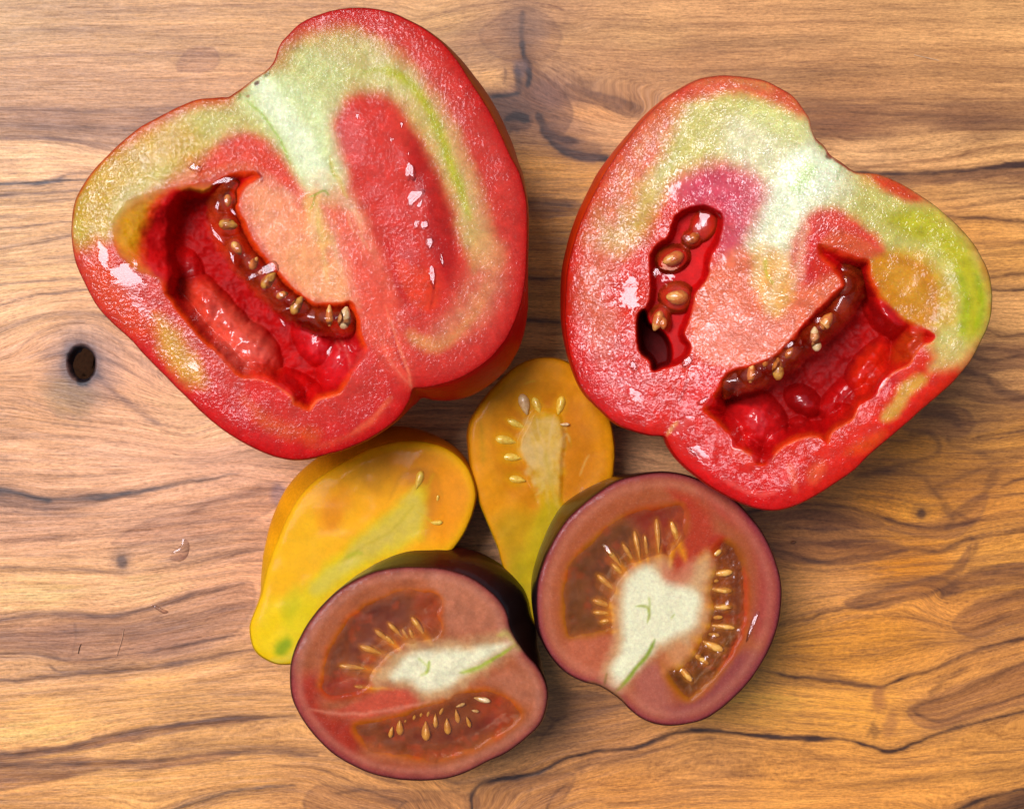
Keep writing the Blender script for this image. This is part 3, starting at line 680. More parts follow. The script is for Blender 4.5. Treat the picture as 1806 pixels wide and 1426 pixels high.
def blob(cx, cy, rx, ry, rz, nu, nv, rough=0.0, seed=0, tear=0.0):
    """closed ellipsoid in pixel units; tear narrows the -y end"""
    vs = []; f = []
    for j in range(nv + 1):
        ph = math.pi * j / nv
        for i in range(nu):
            th = 2 * math.pi * i / nu
            x = math.sin(ph) * math.cos(th); y = math.sin(ph) * math.sin(th); z = math.cos(ph)
            k = 1 + rough * (vnoise(np.array([x * 2.1 + seed]), np.array([y * 2.1 + z]), seed)[0] - .5)
            tt = 1 - tear * (0.5 - 0.5 * y) ** 1.5
            vs.append((cx + x * rx * k * tt, cy + y * ry * k, z * rz * k * (1 - .5 * tear * (0.5 - .5 * y))))
    for j in range(nv):
        for i in range(nu):
            a = j * nu + i; b = j * nu + (i + 1) % nu
            f.append((a, a + nu, b + nu, b))
    return np.array(vs), np.array(f)

# ------------------------------------------------------------------ tomato halves
class Half:
    def __init__(s, name, label, outline, centre, z0, tilt, bulge, na, nr, seed, group=None):
        s.name = name; s.seed = seed
        o = catmull(outline, True, 8)
        C = np.array(centre, float)
        ang = np.arctan2(o[:, 1] - C[1], o[:, 0] - C[0])
        th = np.linspace(-math.pi, math.pi, na, endpoint=False)
        # ray against the polygon
        R = np.zeros(na)
        A = o; B = np.roll(o, -1, 0)
        for i, t in enumerate(th):
            dx, dy = math.cos(t), math.sin(t)
            ca = (A[:, 0] - C[0]) * dy - (A[:, 1] - C[1]) * dx
            cb = (B[:, 0] - C[0]) * dy - (B[:, 1] - C[1]) * dx
            m = (ca * cb <= 0) & (np.abs(ca - cb) > 1e-12)
            k = ca[m] / (ca[m] - cb[m])
            pts = A[m] + (B[m] - A[m]) * k[:, None]
            r = (pts[:, 0] - C[0]) * dx + (pts[:, 1] - C[1]) * dy
            R[i] = r.max()
        R = R + .7 * fbm(np.cos(th) * R / 30, np.sin(th) * R / 30, seed + 900)
        s.C = C; s.th = th; s.R = R; s.na = na; s.nr = nr; s.poly = o
        s.z0 = z0; s.tilt = tilt
        rr = np.linspace(0, 1, nr + 1)[1:]
        rr = rr ** .85
        TH, RR = np.meshgrid(th, rr)
        Rg = np.tile(R, (nr, 1)) * RR
        s.P = np.concatenate([[C], np.stack([C[0] + Rg.ravel() * np.cos(TH.ravel()), C[1] + Rg.ravel() * np.sin(TH.ravel())], 1)])
        bt = np.array(sorted(bulge), float)
        d = np.degrees(th) % 360
        s.b = np.interp(d, np.concatenate([bt[:, 0] - 360, bt[:, 0], bt[:, 0] + 360]), np.tile(bt[:, 1], 3))
        # smooth the bulge
        for _ in range(40): s.b = (np.roll(s.b, 1) + s.b * 2 + np.roll(s.b, -1)) / 4
        s.edge = np.abs(sd(s.P, o[::3], 400))
        base = world_pt(C[None], np.array([0.0]))[0]
        kk = (HC - z0) / HC
        s.base = np.array([(C[0] - CX) * kk * U, -(C[1] - CY) * kk * U, 0.0])
        e = bpy.data.objects.new(name, None); COL.objects.link(e); e.location = s.base
        e.empty_display_size = .01
        e["label"] = label; e["category"] = "tomato half"
        if group: e["group"] = group
        s.e = e
    def plane(s, P):
        return s.z0 + s.tilt[0] * (P[:, 0] - s.C[0]) + s.tilt[1] * (P[:, 1] - s.C[1])
    def at(s, P, h):
        return world_pt(P, s.plane(P) + h)
    def flesh(s, cols, h, grit, film, mat):
        na, nr = s.na, s.nr
        h = h - 1.6 * np.exp(-s.edge / 2.0)
        s.hedge = h[1 + (nr - 1) * na:]
        V = s.at(s.P, h)
        r0 = 1 + np.arange(na); 
        faces = [np.stack([np.zeros(na, int), 1 + (np.arange(na) + 1) % na, 1 + np.arange(na), 1 + np.arange(na)], 1)]
        k = np.arange(nr - 1)[:, None] * na + 1; i = np.arange(na)[None]
        a = (k + i).ravel(); b = (k + (i + 1) % na).ravel()
        faces.append(np.stack([a, b, b + na, a + na], 1))
        # closed underside just inside the skin
        under, ncols = s.hull_pts(30, .95, 3.0)
        n0 = len(V); last = 1 + (nr - 1) * na
        prev = last + np.arange(na)
        for j in range(1, under.shape[0]):
            cur = n0 + (j - 1) * na + np.arange(na)
            faces.append(np.stack([prev, np.roll(prev, -1), np.roll(cur, -1), cur], 1)); prev = cur
        Vb = under[1:].reshape(-1, 3)
        allV = np.concatenate([V, Vb, [Vb[-na:].mean(0)]])
        apex = len(allV) - 1
        faces.append(np.stack([prev, np.roll(prev, -1), np.full(na, apex), np.full(na, apex)], 1))
        pad = len(allV) - len(V)
        ec = cols[last:last + na]
        cc = np.concatenate([cols, np.tile(ec, (under.shape[0] - 1, 1)), [ec.mean(0)]])
        g = np.concatenate([grit, np.zeros(pad)]); fl = np.concatenate([film, np.zeros(pad)])
        s.h = h
        return tri_mesh("flesh", allV, np.concatenate(faces), mat, s.e, cc, {"grit": g, "film": fl}, s.base)
    def hull_pts(s, nt, scale=1.0, drop=0.0):
        E = np.stack([s.C[0] + s.R * np.cos(s.th), s.C[1] + s.R * np.sin(s.th)], 1)
        ez = s.plane(E) + s.hedge
        W = world_pt(E, ez)
        bx = s.base[:2]
        nrm = W[:, :2] - bx; nrm /= np.linalg.norm(nrm, axis=1)[:, None]
        out = []
        for t in np.linspace(0, 1, nt) ** 1.15:
            sc = (max(1 - t ** 2.5, 0)) ** .5
            sc = max(sc, .02)
            bu = s.b * math.sin(math.pi * min(t / .72, 1.0)) * U
            lob = 1 + .0 * t
            # smooth the outline's notches as the body goes down
            xy = bx + (W[:, :2] - bx) * sc * (scale if t > 0 else 1) + nrm * bu[:, None]
            z = (ez * (1 - t) + (1.2 if t == 1 else 0)) * U
            z = np.maximum(z, .8 * U + (drop * U if t > 0 else 0))
            out.append(np.concatenate([xy, z[:, None]], 1))
        return np.array(out), None
    def skin(s, colfn, mat, nt=40):
        H, _ = s.hull_pts(nt)
        H = H.copy()
        # the skin starts a hair proud of the flesh
        c = s.base[:2]
        d = H[0, :, :2] - c; L = np.linalg.norm(d, axis=1)[:, None]
        for j in range(nt): 
            dd = H[j, :, :2] - c; LL = np.linalg.norm(dd, axis=1)[:, None] + 1e-9
            H[j, :, :2] += dd / LL * 1.2 * U * (1 if 0 < j < nt - 1 else 0)
        na = s.na; V = H.reshape(-1, 3)
        k = np.arange(nt - 1)[:, None] * na; i = np.arange(na)[None]
        a = (k + i).ravel(); b = (k + (i + 1) % na).ravel()
        f = [np.stack([a, b, b + na, a + na], 1)]
        ap = len(V); V = np.concatenate([V, [V[-na:].mean(0)]])
        pr = ap - na + np.arange(na)
        f.append(np.stack([pr, np.roll(pr, -1), np.full(na, ap), np.full(na, ap)], 1))
        T = np.repeat(np.linspace(0, 1, nt), na); TH = np.tile(s.th, nt)
        cols = colfn(np.degrees(TH) % 360, T)
        cols = np.concatenate([cols, [cols[-1]]])
        return tri_mesh("skin", V, np.concatenate(f), mat, s.e, cols, {}, s.base)
    def patch(s, name, mask, h, mat):
        """sheet over part of the cut, on the same grid"""
        na, nr = s.na, s.nr
        k = np.arange(nr - 1)[:, None] * na + 1; i = np.arange(na)[None]
        a = (k + i).ravel(); b = (k + (i + 1) % na).ravel()
        F_ = np.stack([a, b, b + na, a + na], 1)
        F_ = F_[mask[F_].all(1)]
        if len(F_) == 0: return None
        used, inv = np.unique(F_, return_inverse=True)
        V = s.at(s.P[used], h[used])
        return mesh_obj(name, V, inv.reshape(F_.shape), mat, s.e, None, {}, True, s.base)
    def seed_at(s, x, y, L, Wd, ang, h, mat, tear=.42, thick=.45, name="seed"):
        """teardrop seed centred at photo position x,y; ang: direction of the pointed end (deg, photo axes)"""
        key = (round(L), round(Wd), mat.name, round(thick * 10))
        me = SEEDS.get(key)
        if me is None:
            vs, f = blob(0, 0, Wd / 2, L / 2, Wd * thick, 14, 9, .18, 3, tear)
            o = mesh_obj(name, vs * U, f, mat, s.e); SEEDS[key] = o.data
        else:
            o = bpy.data.objects.new(name, me); COL.objects.link(o); o.parent = s.e
        P = np.array([[x, y]], float)
        o.location = s.at(P, np.array([h]))[0] - s.base
        o.rotation_euler = (random.Random(int(x * y)).uniform(-.15, .15), random.Random(int(x + y)).uniform(-.3, .3), -math.radians(ang) + math.pi / 2)
        return o
SEEDS = {}

def tri_mesh(name, V, F4, mat, parent, cols, attrs, origin):
    """quads and degenerate quads (triangles) in one mesh"""
    t = F4[:, 2] == F4[:, 3]
    me_f = [tuple(q) for q in F4[t][:, :3]]
    Q = F4[~t]
    V = np.asarray(V, float) - np.asarray(origin)
    me = bpy.data.meshes.new(name)
    nq = len(Q); ntr = len(me_f)
    loops = np.concatenate([Q.ravel(), np.array(me_f, int).ravel()]).astype(np.int32)
    starts = np.concatenate([np.arange(nq) * 4, nq * 4 + np.arange(ntr) * 3]).astype(np.int32)
    me.vertices.add(len(V)); me.vertices.foreach_set("co", V.astype(np.float32).ravel())
    me.loops.add(len(loops)); me.loops.foreach_set("vertex_index", loops)
    me.polygons.add(nq + ntr); me.polygons.foreach_set("loop_start", starts)
    me.update(calc_edges=True); me.validate()
    me.polygons.foreach_set("use_smooth", np.full(len(me.polygons), True))
    a = me.attributes.new("tone", 'FLOAT_COLOR', 'POINT')
    a.data.foreach_set("color", np.concatenate([cols, np.ones((len(cols), 1))], 1).astype(np.float32).ravel())
    for k, v in attrs.items():
        a = me.attributes.new(k, 'FLOAT', 'POINT'); a.data.foreach_set("value", np.asarray(v, np.float32))
    me.materials.append(mat)
    o = bpy.data.objects.new(name, me); COL.objects.link(o); o.parent = parent
    return o

def ang_cols(table):
    """skin colour by direction (degrees, photo axes: 0 right, 90 down)"""
    tb = sorted(table); A = np.array([a for a, c in tb], float); C = np.array([lin(c) for a, c in tb])
    A3 = np.concatenate([A - 360, A, A + 360]); C3 = np.tile(C, (3, 1))
    def fn(d, T):
        c = np.stack([np.interp(d, A3, C3[:, k]) for k in range(3)], 1)
        n = fbm(np.cos(np.radians(d)) * 6, np.sin(np.radians(d)) * 6 + T * 3, 7, 3)
        return np.clip(c * (1 + .12 * n)[:, None], 0, .9)
    return fn

def puddle(P, film, grit, x, y, rx, ry, ang):
    """a wet patch with a broken edge: more film, less grit"""
    ca, sa = math.cos(math.radians(ang)), math.sin(math.radians(ang)); Q = P - (x, y)
    u = (Q[:, 0] * ca + Q[:, 1] * sa) / rx; v = (-Q[:, 0] * sa + Q[:, 1] * ca) / ry
    m = sm((1.1 - np.sqrt(u * u + v * v) + .7 * fbm(P[:, 0] / 7, P[:, 1] / 7, 44, 3)) / .22)
    film[:] = film + (1.1 - film) * m; grit[:] = grit * (1 - .85 * m)

def near(P, A, x, y):
    return float(A[np.argmin((P[:, 0] - x) ** 2 + (P[:, 1] - y) ** 2)])

def C_(p): return catmull(p, True, 4)

M_BIG1 = flesh_material("tomato_flesh_fine", 5.0, .40, .5, .42, .9, .11, 0, (.0026,.0005,.0003), .10, .55, .02, 5.0, .52)
M_BIG2 = flesh_material("tomato_flesh_wet", 5.6, .42, .5, .42, 1.0, .10, .9, (.0026,.0005,.0003), .06, .8, .03, 6.0, .42)
M_SMALL = flesh_material("tomato_flesh_smooth", 3.4, .16, .5, .3, .4, .09, 0, (.0016,.0006,.0003), .10, .25, .05)
M_SKIN = skin_material("tomato_skin", .4, .0, .12)
M_SKIN2 = skin_material("dark_tomato_skin", .3, .4)
M_GELR = gel_material("red_gel", (1.0, .80, .66), (240, 96, 40), .12, .05, .30, 22)
M_GELB = gel_material("amber_gel", (1.0, .92, .72), (186, 92, 16), .14, .08, .14, 34)
M_GELY = gel_material("yellow_gel", (.99, .88, .50), (206, 132, 6), .2, .14, .10, 40)
M_JUICE = clear_material("clear_juice", (1, .98, .98), .06, 12, .10)
M_WATER = clear_material("clear_drop", (.98, .96, .93), .03, 12, .15)
M_SEEDR = seed_material("seed_red", (244, 184, 104), (222, 126, 56))
M_SEEDY = seed_material("seed_yellow", (250, 214, 92), (222, 160, 30))
M_SEEDP = seed_material("seed_amber", (250, 190, 96), (236, 150, 54))
M_SEEDW = seed_material("seed_pale", (240, 206, 160), (214, 160, 104))
M_SEEDD = seed_material("seed_dark", (222, 160, 66), (170, 96, 34))

exec_tomatoes = []
def juice_glint(T, pts, mat, slope=(.20, .03), h0=3.0, name="juice"):
    """thin film of juice, its dome tilted to mirror the sun as a glint"""
    q = catmull(pts, True, 6)
    c = q.mean(0); rings = 9
    q = c + (q - c) * (1.06 + .22 * fbm(q[:, 0] / 5, q[:, 1] / 5, 3, 2))[:, None]; Rm = np.linalg.norm(q - c, axis=1).mean()
    W = world_pt(c[None], T.plane(c[None]))[0]
    v = (Vector((0, 0, HC * U)) - Vector(W)).normalized(); hh = (v + SUN_DIR).normalized()
    slope = (-hh.x / hh.z - T.tilt[0] + .02, hh.y / hh.z - T.tilt[1] - .01)
    n = len(q)
    P = [c]; H = [h0 + 0]
    for r in range(1, rings + 1):
        k = r / rings
        for p in q:
            pp = c + (p - c) * k
            P.append(pp)
            lean = slope[0] * (pp[0] - c[0]) + slope[1] * (pp[1] - c[1])
            hh_ = h0 + lean - .035 * ((pp[0] - c[0]) ** 2 + (pp[1] - c[1]) ** 2) / Rm + .5 * vnoise(np.array([pp[0] / 5]), np.array([pp[1] / 5]), 5)[0]
            H.append(hh_ * (1 - k ** 12) + (-1.2 if h0 > 0 else h0 - 3) * k ** 12)
    P = np.array(P); H = np.array(H)
    f = [(0, 1 + (i + 1) % n, 1 + i, 1 + i) for i in range(n)]
    for r in range(rings - 1):
        for i in range(n):
            a = 1 + r * n + i; b = 1 + r * n + (i + 1) % n
            f.append((a, b, b + n, a + n))
    f = np.array(f)
    V = T.at(P, H)
    return tri_mesh(name, V, f, mat, T.e, np.ones((len(V), 3)), {}, T.base)

# ---- large half, left
def tomato_left():
    out = [(377,173),(390,172),(403,171),(416,163),(428,155),(448,139),(471,123),(484,106),(489,90),(497,74),(510,60),(529,42),(560,27),(595,17),(635,14),(680,20),(725,38),(768,65),(800,98),(822,131),(846,168),(865,200),(884,238),(900,274),(916,305),(926,340),(930,375),(930,416),(929,460),(926,500),(916,545),(893,597),(864,632),(822,662),(774,679),(745,684),(729,686),(722,706),(700,739),(661,768),(622,787),(580,800),(545,809),(510,810),(471,800),(422,776),(374,742),(326,697),(293,664),(261,632),(229,597),(197,568),(171,539),(148,497),(132,458),(126,418),(127,387),(132,355),(145,329),(165,300),(190,274),(213,252),(245,226),(281,206),(319,187),(350,175)]
    T = Half("tomato_half", "big red tomato half on the left with pale green core and long open cavity",
             out, (540, 420), 305, (.03, .03), [(0,4),(10,6),(22,26),(34,38),(46,42),(53,30),(58,8),(64,0),(100,0),(180,0),(250,0),(285,2),(300,10),(318,26),(335,22),(348,6)], 820, 190, 11)
    P = T.P; p = Paint(P, (206, 82, 80), 100)
    e = T.edge
    # cheeks
    p.poly([(120,330),(200,240),(300,180),(400,160),(500,80),(590,50),(680,85),(760,170),(815,270),(850,390),(860,450),(800,420),(760,320),(700,200),(640,150),(580,190),(560,300),(520,320),(470,250),(400,240),(330,300),(250,345),(180,420),(120,420)], (206,200,134), 26, .95, 8)
    p.poly([(560,60),(700,100),(790,210),(850,360),(890,480),(860,560),(800,600),(760,590),(830,480),(800,320),(730,190),(640,130),(560,110)], (218,160,130), 26, .5, 8, 25, .5)
    p.poly([(130,330),(200,250),(290,215),(360,240),(350,290),(270,320),(205,360),(190,420),(150,440),(125,400)], (204,172,74), 22, .75, 6, 25, .4)
    p.poly([(497,80),(640,80),(740,150),(700,165),(620,170),(590,200),(520,150)], (200,206,146), 20, .5, 8)
    p.line([(640,128),(685,124),(725,150),(755,190),(778,240),(795,290),(812,335),(830,385)], (184,184,74), 16, 8, .85)
    p.line([(830,385),(838,430),(835,480)], (206,160,110), 20, 10, .5)
    p.poly([(840,420),(885,430),(890,470),(850,475)], (226,170,128), 14, .6, 6)
    p.poly([(720,585),(780,600),(830,560),(850,540),(800,600),(770,625),(730,610)], (220,158,110), 12, .7, 6)
    p.line([(735,598),(780,605),(830,560),(870,480)], (224,150,112), 18, 12, .5)
    p.poly([(140,330),(200,262),(280,222),(340,230),(330,270),(250,300),(205,340),(190,390),(150,400)], (204,158,58), 20, .6, 8)
    p.poly([(330,280),(400,262),(470,270),(455,298),(400,300),(340,325),(300,325)], (210,120,72), 14, .7, 6)
    # outer red rims
    m = np.exp(-(e / 26) ** 2)
    at = np.degrees(np.arctan2(P[:, 1] - 420, P[:, 0] - 540)) % 360
    def sect(a, b, s=18):
        c = (a + b) / 2; hw = (b - a) / 2
        return sm((hw - np.abs((at - c + 180) % 360 - 180) + s) / (2 * s))
    p.mix(m * sect(262, 322) * .95, (206, 64, 50))
    p.mix(np.exp(-(e / 18) ** 2) * sect(205, 244, 8) * .9, (212, 96, 44))
    p.mix(np.exp(-(e / 8) ** 2) * sect(185, 240) * .8, (206, 116, 34))
    p.mix(np.exp(-(e / 45) ** 2) * sect(-45, 70) * .6, (202, 74, 78))
    p.mix(np.exp(-(e / 16) ** 2) * sect(-50, 75) * .6, (196, 46, 50))
    p.mix(np.exp(-(e / 40) ** 2) * sect(88, 165) * .85, (214, 60, 40))
    p.mix(np.exp(-(e / 90) ** 2) * sect(55, 120) * .9, (202, 26, 32))
    p.poly([(270,560),(300,570),(350,640),(360,680),(320,665),(280,610)], (222,176,98), 18, .8, 8)
    p.poly([(165,420),(190,440),(230,520),(280,570),(250,600),(190,550),(150,480)], (222,92,62), 18, .75)
    p.poly([(430,700),(480,740),(560,760),(540,780),(460,750)], (222,110,74), 16, .55, 6, 25, .4)
    p.line([(555,790),(600,775),(650,750),(690,705)], (226,96,84), 9, 8, .6)
    p.line([(620,765),(660,735),(690,700)], (236,120,98), 7, 5, .6)
    # white green core
    p.poly([(424,172),(470,132),(520,140),(575,190),(600,250),(612,300),(606,335),(580,350),(548,346),(515,300),(480,235),(440,196)], (220,230,180), 20, .95, 7)
    p.poly([(445,150),(475,140),(510,185),(545,230),(575,290),(580,330),(552,335),(528,290),(495,235),(460,195)], (238,246,216), 15, .9, 6)
    p.line([(436,178),(460,200),(480,224),(500,258),(512,290)], (170,196,92), 4, 3, .8, 2)
    p.poly([(560,90),(600,120),(600,200),(560,190),(520,110)], (206,212,160), 18, .5)
    # pink flesh under the left shoulder and beside the core
    p.poly([(380,265),(440,240),(490,270),(530,330),(530,380),(490,370),(470,310),(430,290),(380,300),(350,305)], (222,84,76), 14, .92, 6)
    # placenta
    p.poly([(420,345),(470,305),(520,345),(560,345),(600,380),(640,450),(640,540),(600,535),(540,525),(500,490),(450,420)], (236,146,124), 13, .95, 6)
    p.poly([(540,345),(575,345),(600,385),(590,430),(560,440),(535,390)], (238,190,126), 10, .8, 6)
    p.poly([(548,320),(600,325),(640,380),(650,450),(640,500),(600,470),(570,400)], (240,186,150), 22, .6, 12, 30, .5)
    for q in ([(590,330),(620,380),(650,440),(672,500)], [(605,340),(640,400),(670,470)], [(570,350),(590,420),(604,490)], [(500,330),(530,380),(560,420)], [(560,360),(548,420),(552,470)]): p.line(q, (246,206,176), 8, 8, .4, 5)
    p.poly([(570,360),(640,400),(690,500),(700,600),(660,600),(630,500),(600,430)], (232,112,100), 16, .9, 6)
    p.poly([(500,350),(535,365),(540,400),(505,395),(480,370)], (224,100,84), 8, .6)
    p.poly([(500,440),(560,430),(605,490),(610,530),(560,525),(525,500)], (240,168,124), 12, .8, 6)
    for k in range(26):
        rr = random.Random(k); x0 = 470 + rr.random() * 150; y0 = 360 + rr.random() * 120
        p.line([(x0, y0), (x0 + 12 + rr.random() * 10, y0 + 30), (x0 + 22 + rr.random() * 20, y0 + 60 + rr.random() * 30)], rr.choice([(250,206,170),(224,120,100),(244,180,140)]), 3, 4, .35, 4)
    p.line([(560,350),(563,400),(570,450),(580,500)], (238,206,140), 9, 5, .65, 3)
    p.line([(575,360),(590,410),(610,450)], (244,150,136), 6, 4, .6, 3)
    p.line([(545,348),(556,342),(572,336),(580,345)], (150,166,60), 3.5, 2, .85, 3)
    p.line([(556,342),(552,360),(546,372)], (166,160,70), 3, 2, .7, 2)
    p.line([(583,275),(588,300),(600,322),(612,350)], (206,180,84), 6, 4, .6, 2)
    p.line([(582,285),(584,300),(590,312)], (156,168,60), 3, 2, .6, 2)
    p.poly([(440,340),(480,330),(530,370),(570,440),(600,520),(560,525),(520,500),(475,440)], (250,176,138), 14, .6, 9, 18)
    p.poly([(600,400),(650,460),(680,540),(690,610),(650,590),(620,520)], (240,128,116), 14, .55, 9, 18)
    # septum to the blossom end
    p.poly([(620,430),(680,500),(700,560),(725,640),(726,684),(700,660),(660,620),(640,560)], (230,100,92), 14, .8, 6)
    p.line([(680,540),(700,600),(718,650),(726,684)], (240,140,120), 4, 3, .75, 2)
    p.line([(690,580),(700,620),(722,665)], (176,40,44), 3.5, 2.5, .7, 2)
    p.line([(668,590),(690,640),(722,678)], (238,130,116), 3.5, 3, .6, 2)
    # closed chamber, seen through its jelly
    LOC = [(650,170),(695,172),(735,225),(775,300),(805,380),(815,460),(795,520),(765,556),(725,545),(700,490),(680,420),(645,350),(605,290),(590,230),(610,190)]
    p.poly(LOC, (212,76,76), 22, .92, 6)
    p.poly([(720,230),(770,300),(800,390),(808,450),(790,500),(760,440),(745,350),(720,290)], (176,34,38), 14, .8, 6)
    p.poly([(620,195),(690,190),(710,250),(700,340),(660,340),(620,270)], (218,84,84), 18, .6, 6)
    p.poly([(690,455),(730,470),(770,480),(768,545),(730,540),(705,495)], (226,88,76), 8, .7, 5)
    p.line([(682,420),(692,460),(702,500),(722,536)], (198,40,34), 9, 4, .6, 3)
    p.line([(768,470),(764,520),(758,550)], (170,30,32), 5, 3, .5, 2)
    # stem scar
    p.line([(372,172),(400,172),(418,163),(432,153)], (84,84,40), 3, 1.5, .8, 2)
    p.line([(470,125),(486,108),(491,86)], (96,70,34), 3, 1.5, .7, 2)
    p.spot(453, 147, 5, 4, -40, (96,62,30), .9, .4, 2)
    p.spot(470, 131, 6, 4, -40, (104,112,50), .8, .4, 2)
    p.spot(438, 169, 4, 2.5, 0, (150,96,50), .7, .4, 2)
    p.line([(417,157),(424,168),(420,176)], (120,140,60), 4, 2, .6, 2)
    # open cavity
    CAV = [(461,312),(452,303),(428,301),(400,308),(372,320),(335,326),(285,333),(232,352),(204,384),(200,430),(225,468),(252,482),(281,491),(290,519),(319,558),(348,593),(377,620),(405,650),(424,667),(455,668),(487,680),(512,699),(518,714),(546,724),(562,706),(588,698),(604,692),(614,672),(630,650),(646,632),(650,616),(642,598),(636,565),(622,532),(596,533),(560,533),(540,524),(510,498),(482,468),(452,430),(432,390),(420,360),(435,330)]
    cav = C_(CAV)
    d = sd(warp(P, 2.5, 14, 55), cav, 120)
    # slope: steep by the placenta, gentle at the yellow upper wall
    RED = C_([(300,345),(318,338),(345,337),(368,338),(470,300),(700,500),(700,740),(480,740),(300,560),(284,505),(268,470),(262,430),(272,395),(284,366)])
    dr = sd(warp(P, 4, 22, 56), RED, 140)
    gm = sm((392 - P[:, 0]) / 24) * sm((520 - P[:, 1]) / 40)
    side = sm((330 - P[:, 0]) / 40)
    gate = 1 - gm * (1 - sm((8 + 46 * side - dr) / (14 + 120 * side)))
    wdt = 30 + 34 * gm * side
    depth = sm(np.clip(-d / wdt, 0, 1)) ** 1.15 * (76 - 34 * gm * side) * gate * (1 - .72 * np.exp(-(((P[:, 0] - 440) / 46) ** 2 + ((P[:, 1] - 322) / 30) ** 2)))
    inside = sm(-d / 5 + .3)
    soft = sm(-d / (5 + 24 * gm) + .2)
    red = np.clip(1 - gm + gm * sm((30 * side + 4 - dr) / (10 + 44 * side)), 0, 1)
    p.mix(soft, (206, 146, 44))
    p.mix(soft * gm * sm((330 - P[:, 0]) / 60) * sm((P[:, 1] - 350) / 40), (206, 150, 6))
    p.mix(soft * gm * sm((P[:, 1] - 420) / 50), (220, 106, 14))
    p.mix(soft * sm(red / .4) * .9, (210, 76, 12))
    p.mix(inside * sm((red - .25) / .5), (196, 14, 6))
    p.mix(inside * sm((14 + d) / 10) * (1 - gm) * .8, (232, 92, 62))  # paler band inside the lip, painted to offset shade on the steep wall
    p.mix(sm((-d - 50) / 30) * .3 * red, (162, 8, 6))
    p.poly([(372,345),(400,320),(425,350),(425,400),(455,450),(490,490),(540,530),(620,550),(620,585),(540,575),(470,530),(410,470),(372,410)], (222,84,40), 10, .75, 4)
    # lumps of soft wall in the cavity
    lumps = [(372,545,70,36,52,30,(226,92,84)),(432,612,66,42,40,40,(236,112,104)),(400,575,54,34,45,33,(232,104,96)),(556,602,46,30,50,34,(216,66,76)),(600,636,30,46,30,32,(214,68,78)),(470,660,36,24,20,22,(216,70,64)),
             (520,682,46,24,25,30,(214,62,58)),(330,470,34,24,60,14,(186,40,30)),(640,640,18,30,20,24,(220,84,88))]
    lh = np.zeros(len(P))
    for x, y, a, b, an, hh, c in lumps:
        lh = np.maximum(lh, bump_el(warp(P, 5, 40, int(x)), x, y, a * 1.15, b * 1.15, an, hh, .8))
        p.spot(x, y, a * .9, b * .9, an, c, .85, .4, 6)
    p.line([(350,620),(380,640),(410,655)], (226,84,60), 8, 6, .5)
    for q in ([(575,575),(590,600),(600,620)], [(598,596),(612,622),(616,650)]): p.line(q, (232,110,110), 4, 3, .5)
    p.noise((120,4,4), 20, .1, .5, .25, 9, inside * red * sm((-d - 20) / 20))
    # scalloped lips, paler
    for q in ([(424,669),(455,669),(487,681),(513,700),(517,714)], [(546,724),(560,706),(588,698),(604,694)]): p.line(q, (240,120,96), 3.5, 2, .8, 1)
    p.poly([(430,672),(470,672),(505,695),(500,720),(450,705)], (218,64,46), 8, .6)
    h = -depth + lh * inside * sm(-d / 24)
    # shallow chamber, domes on the walls, a slope at the left rim
    dl = sd(P, C_(LOC), 60)
    h = h + 2.5 * sm(-dl / 50)
    h = h + 1.6 * fbm(P[:, 0] / 70, P[:, 1] / 70, 21, 2) * (1 - inside) + 5 * fbm(P[:, 0] / 24, P[:, 1] / 24, 27, 3) * sm(-d / 30)
    h = h - 5 * np.exp(-(e / 60) ** 1.5) * sect(120, 215)
    h = h - 5 * np.exp(-(e / 14)) * (1 - sect(200, 300))
    p.line([(453,302),(463,314),(461,322)], (150,20,20), 4, 2, .7, 1)
    # rim line
    p.mix(np.exp(-(e / 3.2) ** 2) * .8, (206, 54, 30))
    p.mottle(.22, 14, 5).mottle(.14, 5, 8)
    grit = np.clip(.75 + .4 * fbm(P[:, 0] / 60, P[:, 1] / 60, 33), 0, 1) * (1 - inside * .8) * (1 - .3 * sm(-dl / 20))
    grit *= .6 + .6 * np.clip(sect(120, 210, 20) * sm(1 - e / 150) + sect(270, 330) * sm(1 - e / 90), 0, 1)
    film = np.clip(.08 + .38 * sect(115, 215) * np.exp(-(e / 90) ** 2) + .15 * sect(265, 330) * np.exp(-(e / 110) ** 2), 0, 1) - inside * 1.1
    film += 1.6 * np.clip(lh / 30, 0, 1) * inside + .5 * inside
    puddle(P, film, grit, 222, 492, 26, 36, -30); puddle(P, film, grit, 182, 452, 10, 26, -10); puddle(P, film, grit, 250, 540, 12, 30, -40); puddle(P, film, grit, 336, 640, 9, 22, -40)
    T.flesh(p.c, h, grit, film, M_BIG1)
    T.skin(ang_cols([(0,(176,40,10)),(30,(192,2,8)),(60,(198,0,10)),(90,(206,20,10)),(150,(214,70,30)),(200,(190,110,20)),(240,(196,70,20)),(265,(196,60,20)),(300,(150,56,10)),(320,(168,62,4)),(345,(176,56,8))]), M_SKIN)
    # seedy jelly along the placenta
    line = [(408,330),(396,362),(400,400),(420,440),(450,478),(486,512),(525,542),(570,562),(608,566)]
    G = catmull(line, False, 5)
    dg, tg = ld(warp(P, 4, 18, 66), G, 60)
    wg = 32 + 4 * fbm(P[:, 0] / 16, P[:, 1] / 16, 8)
    prof = np.clip(1 - (dg / wg) ** 2, 0, 1) ** .5
    gel = -58 + 54 * prof ** .8
    seeds = [(403,396,30,22,10),(418,438,24,17,60),(402,354,20,14,90),(474,494,32,22,-50),(448,464,22,16,-60),(524,538,32,20,-60),(498,520,20,14,-20),(581,556,34,14,-90),(608,560,36,24,-80)]
    for x, y, L, w_, an in seeds: gel = gel + bump_el(P, x, y, 26, 22, 0, 12, .8)
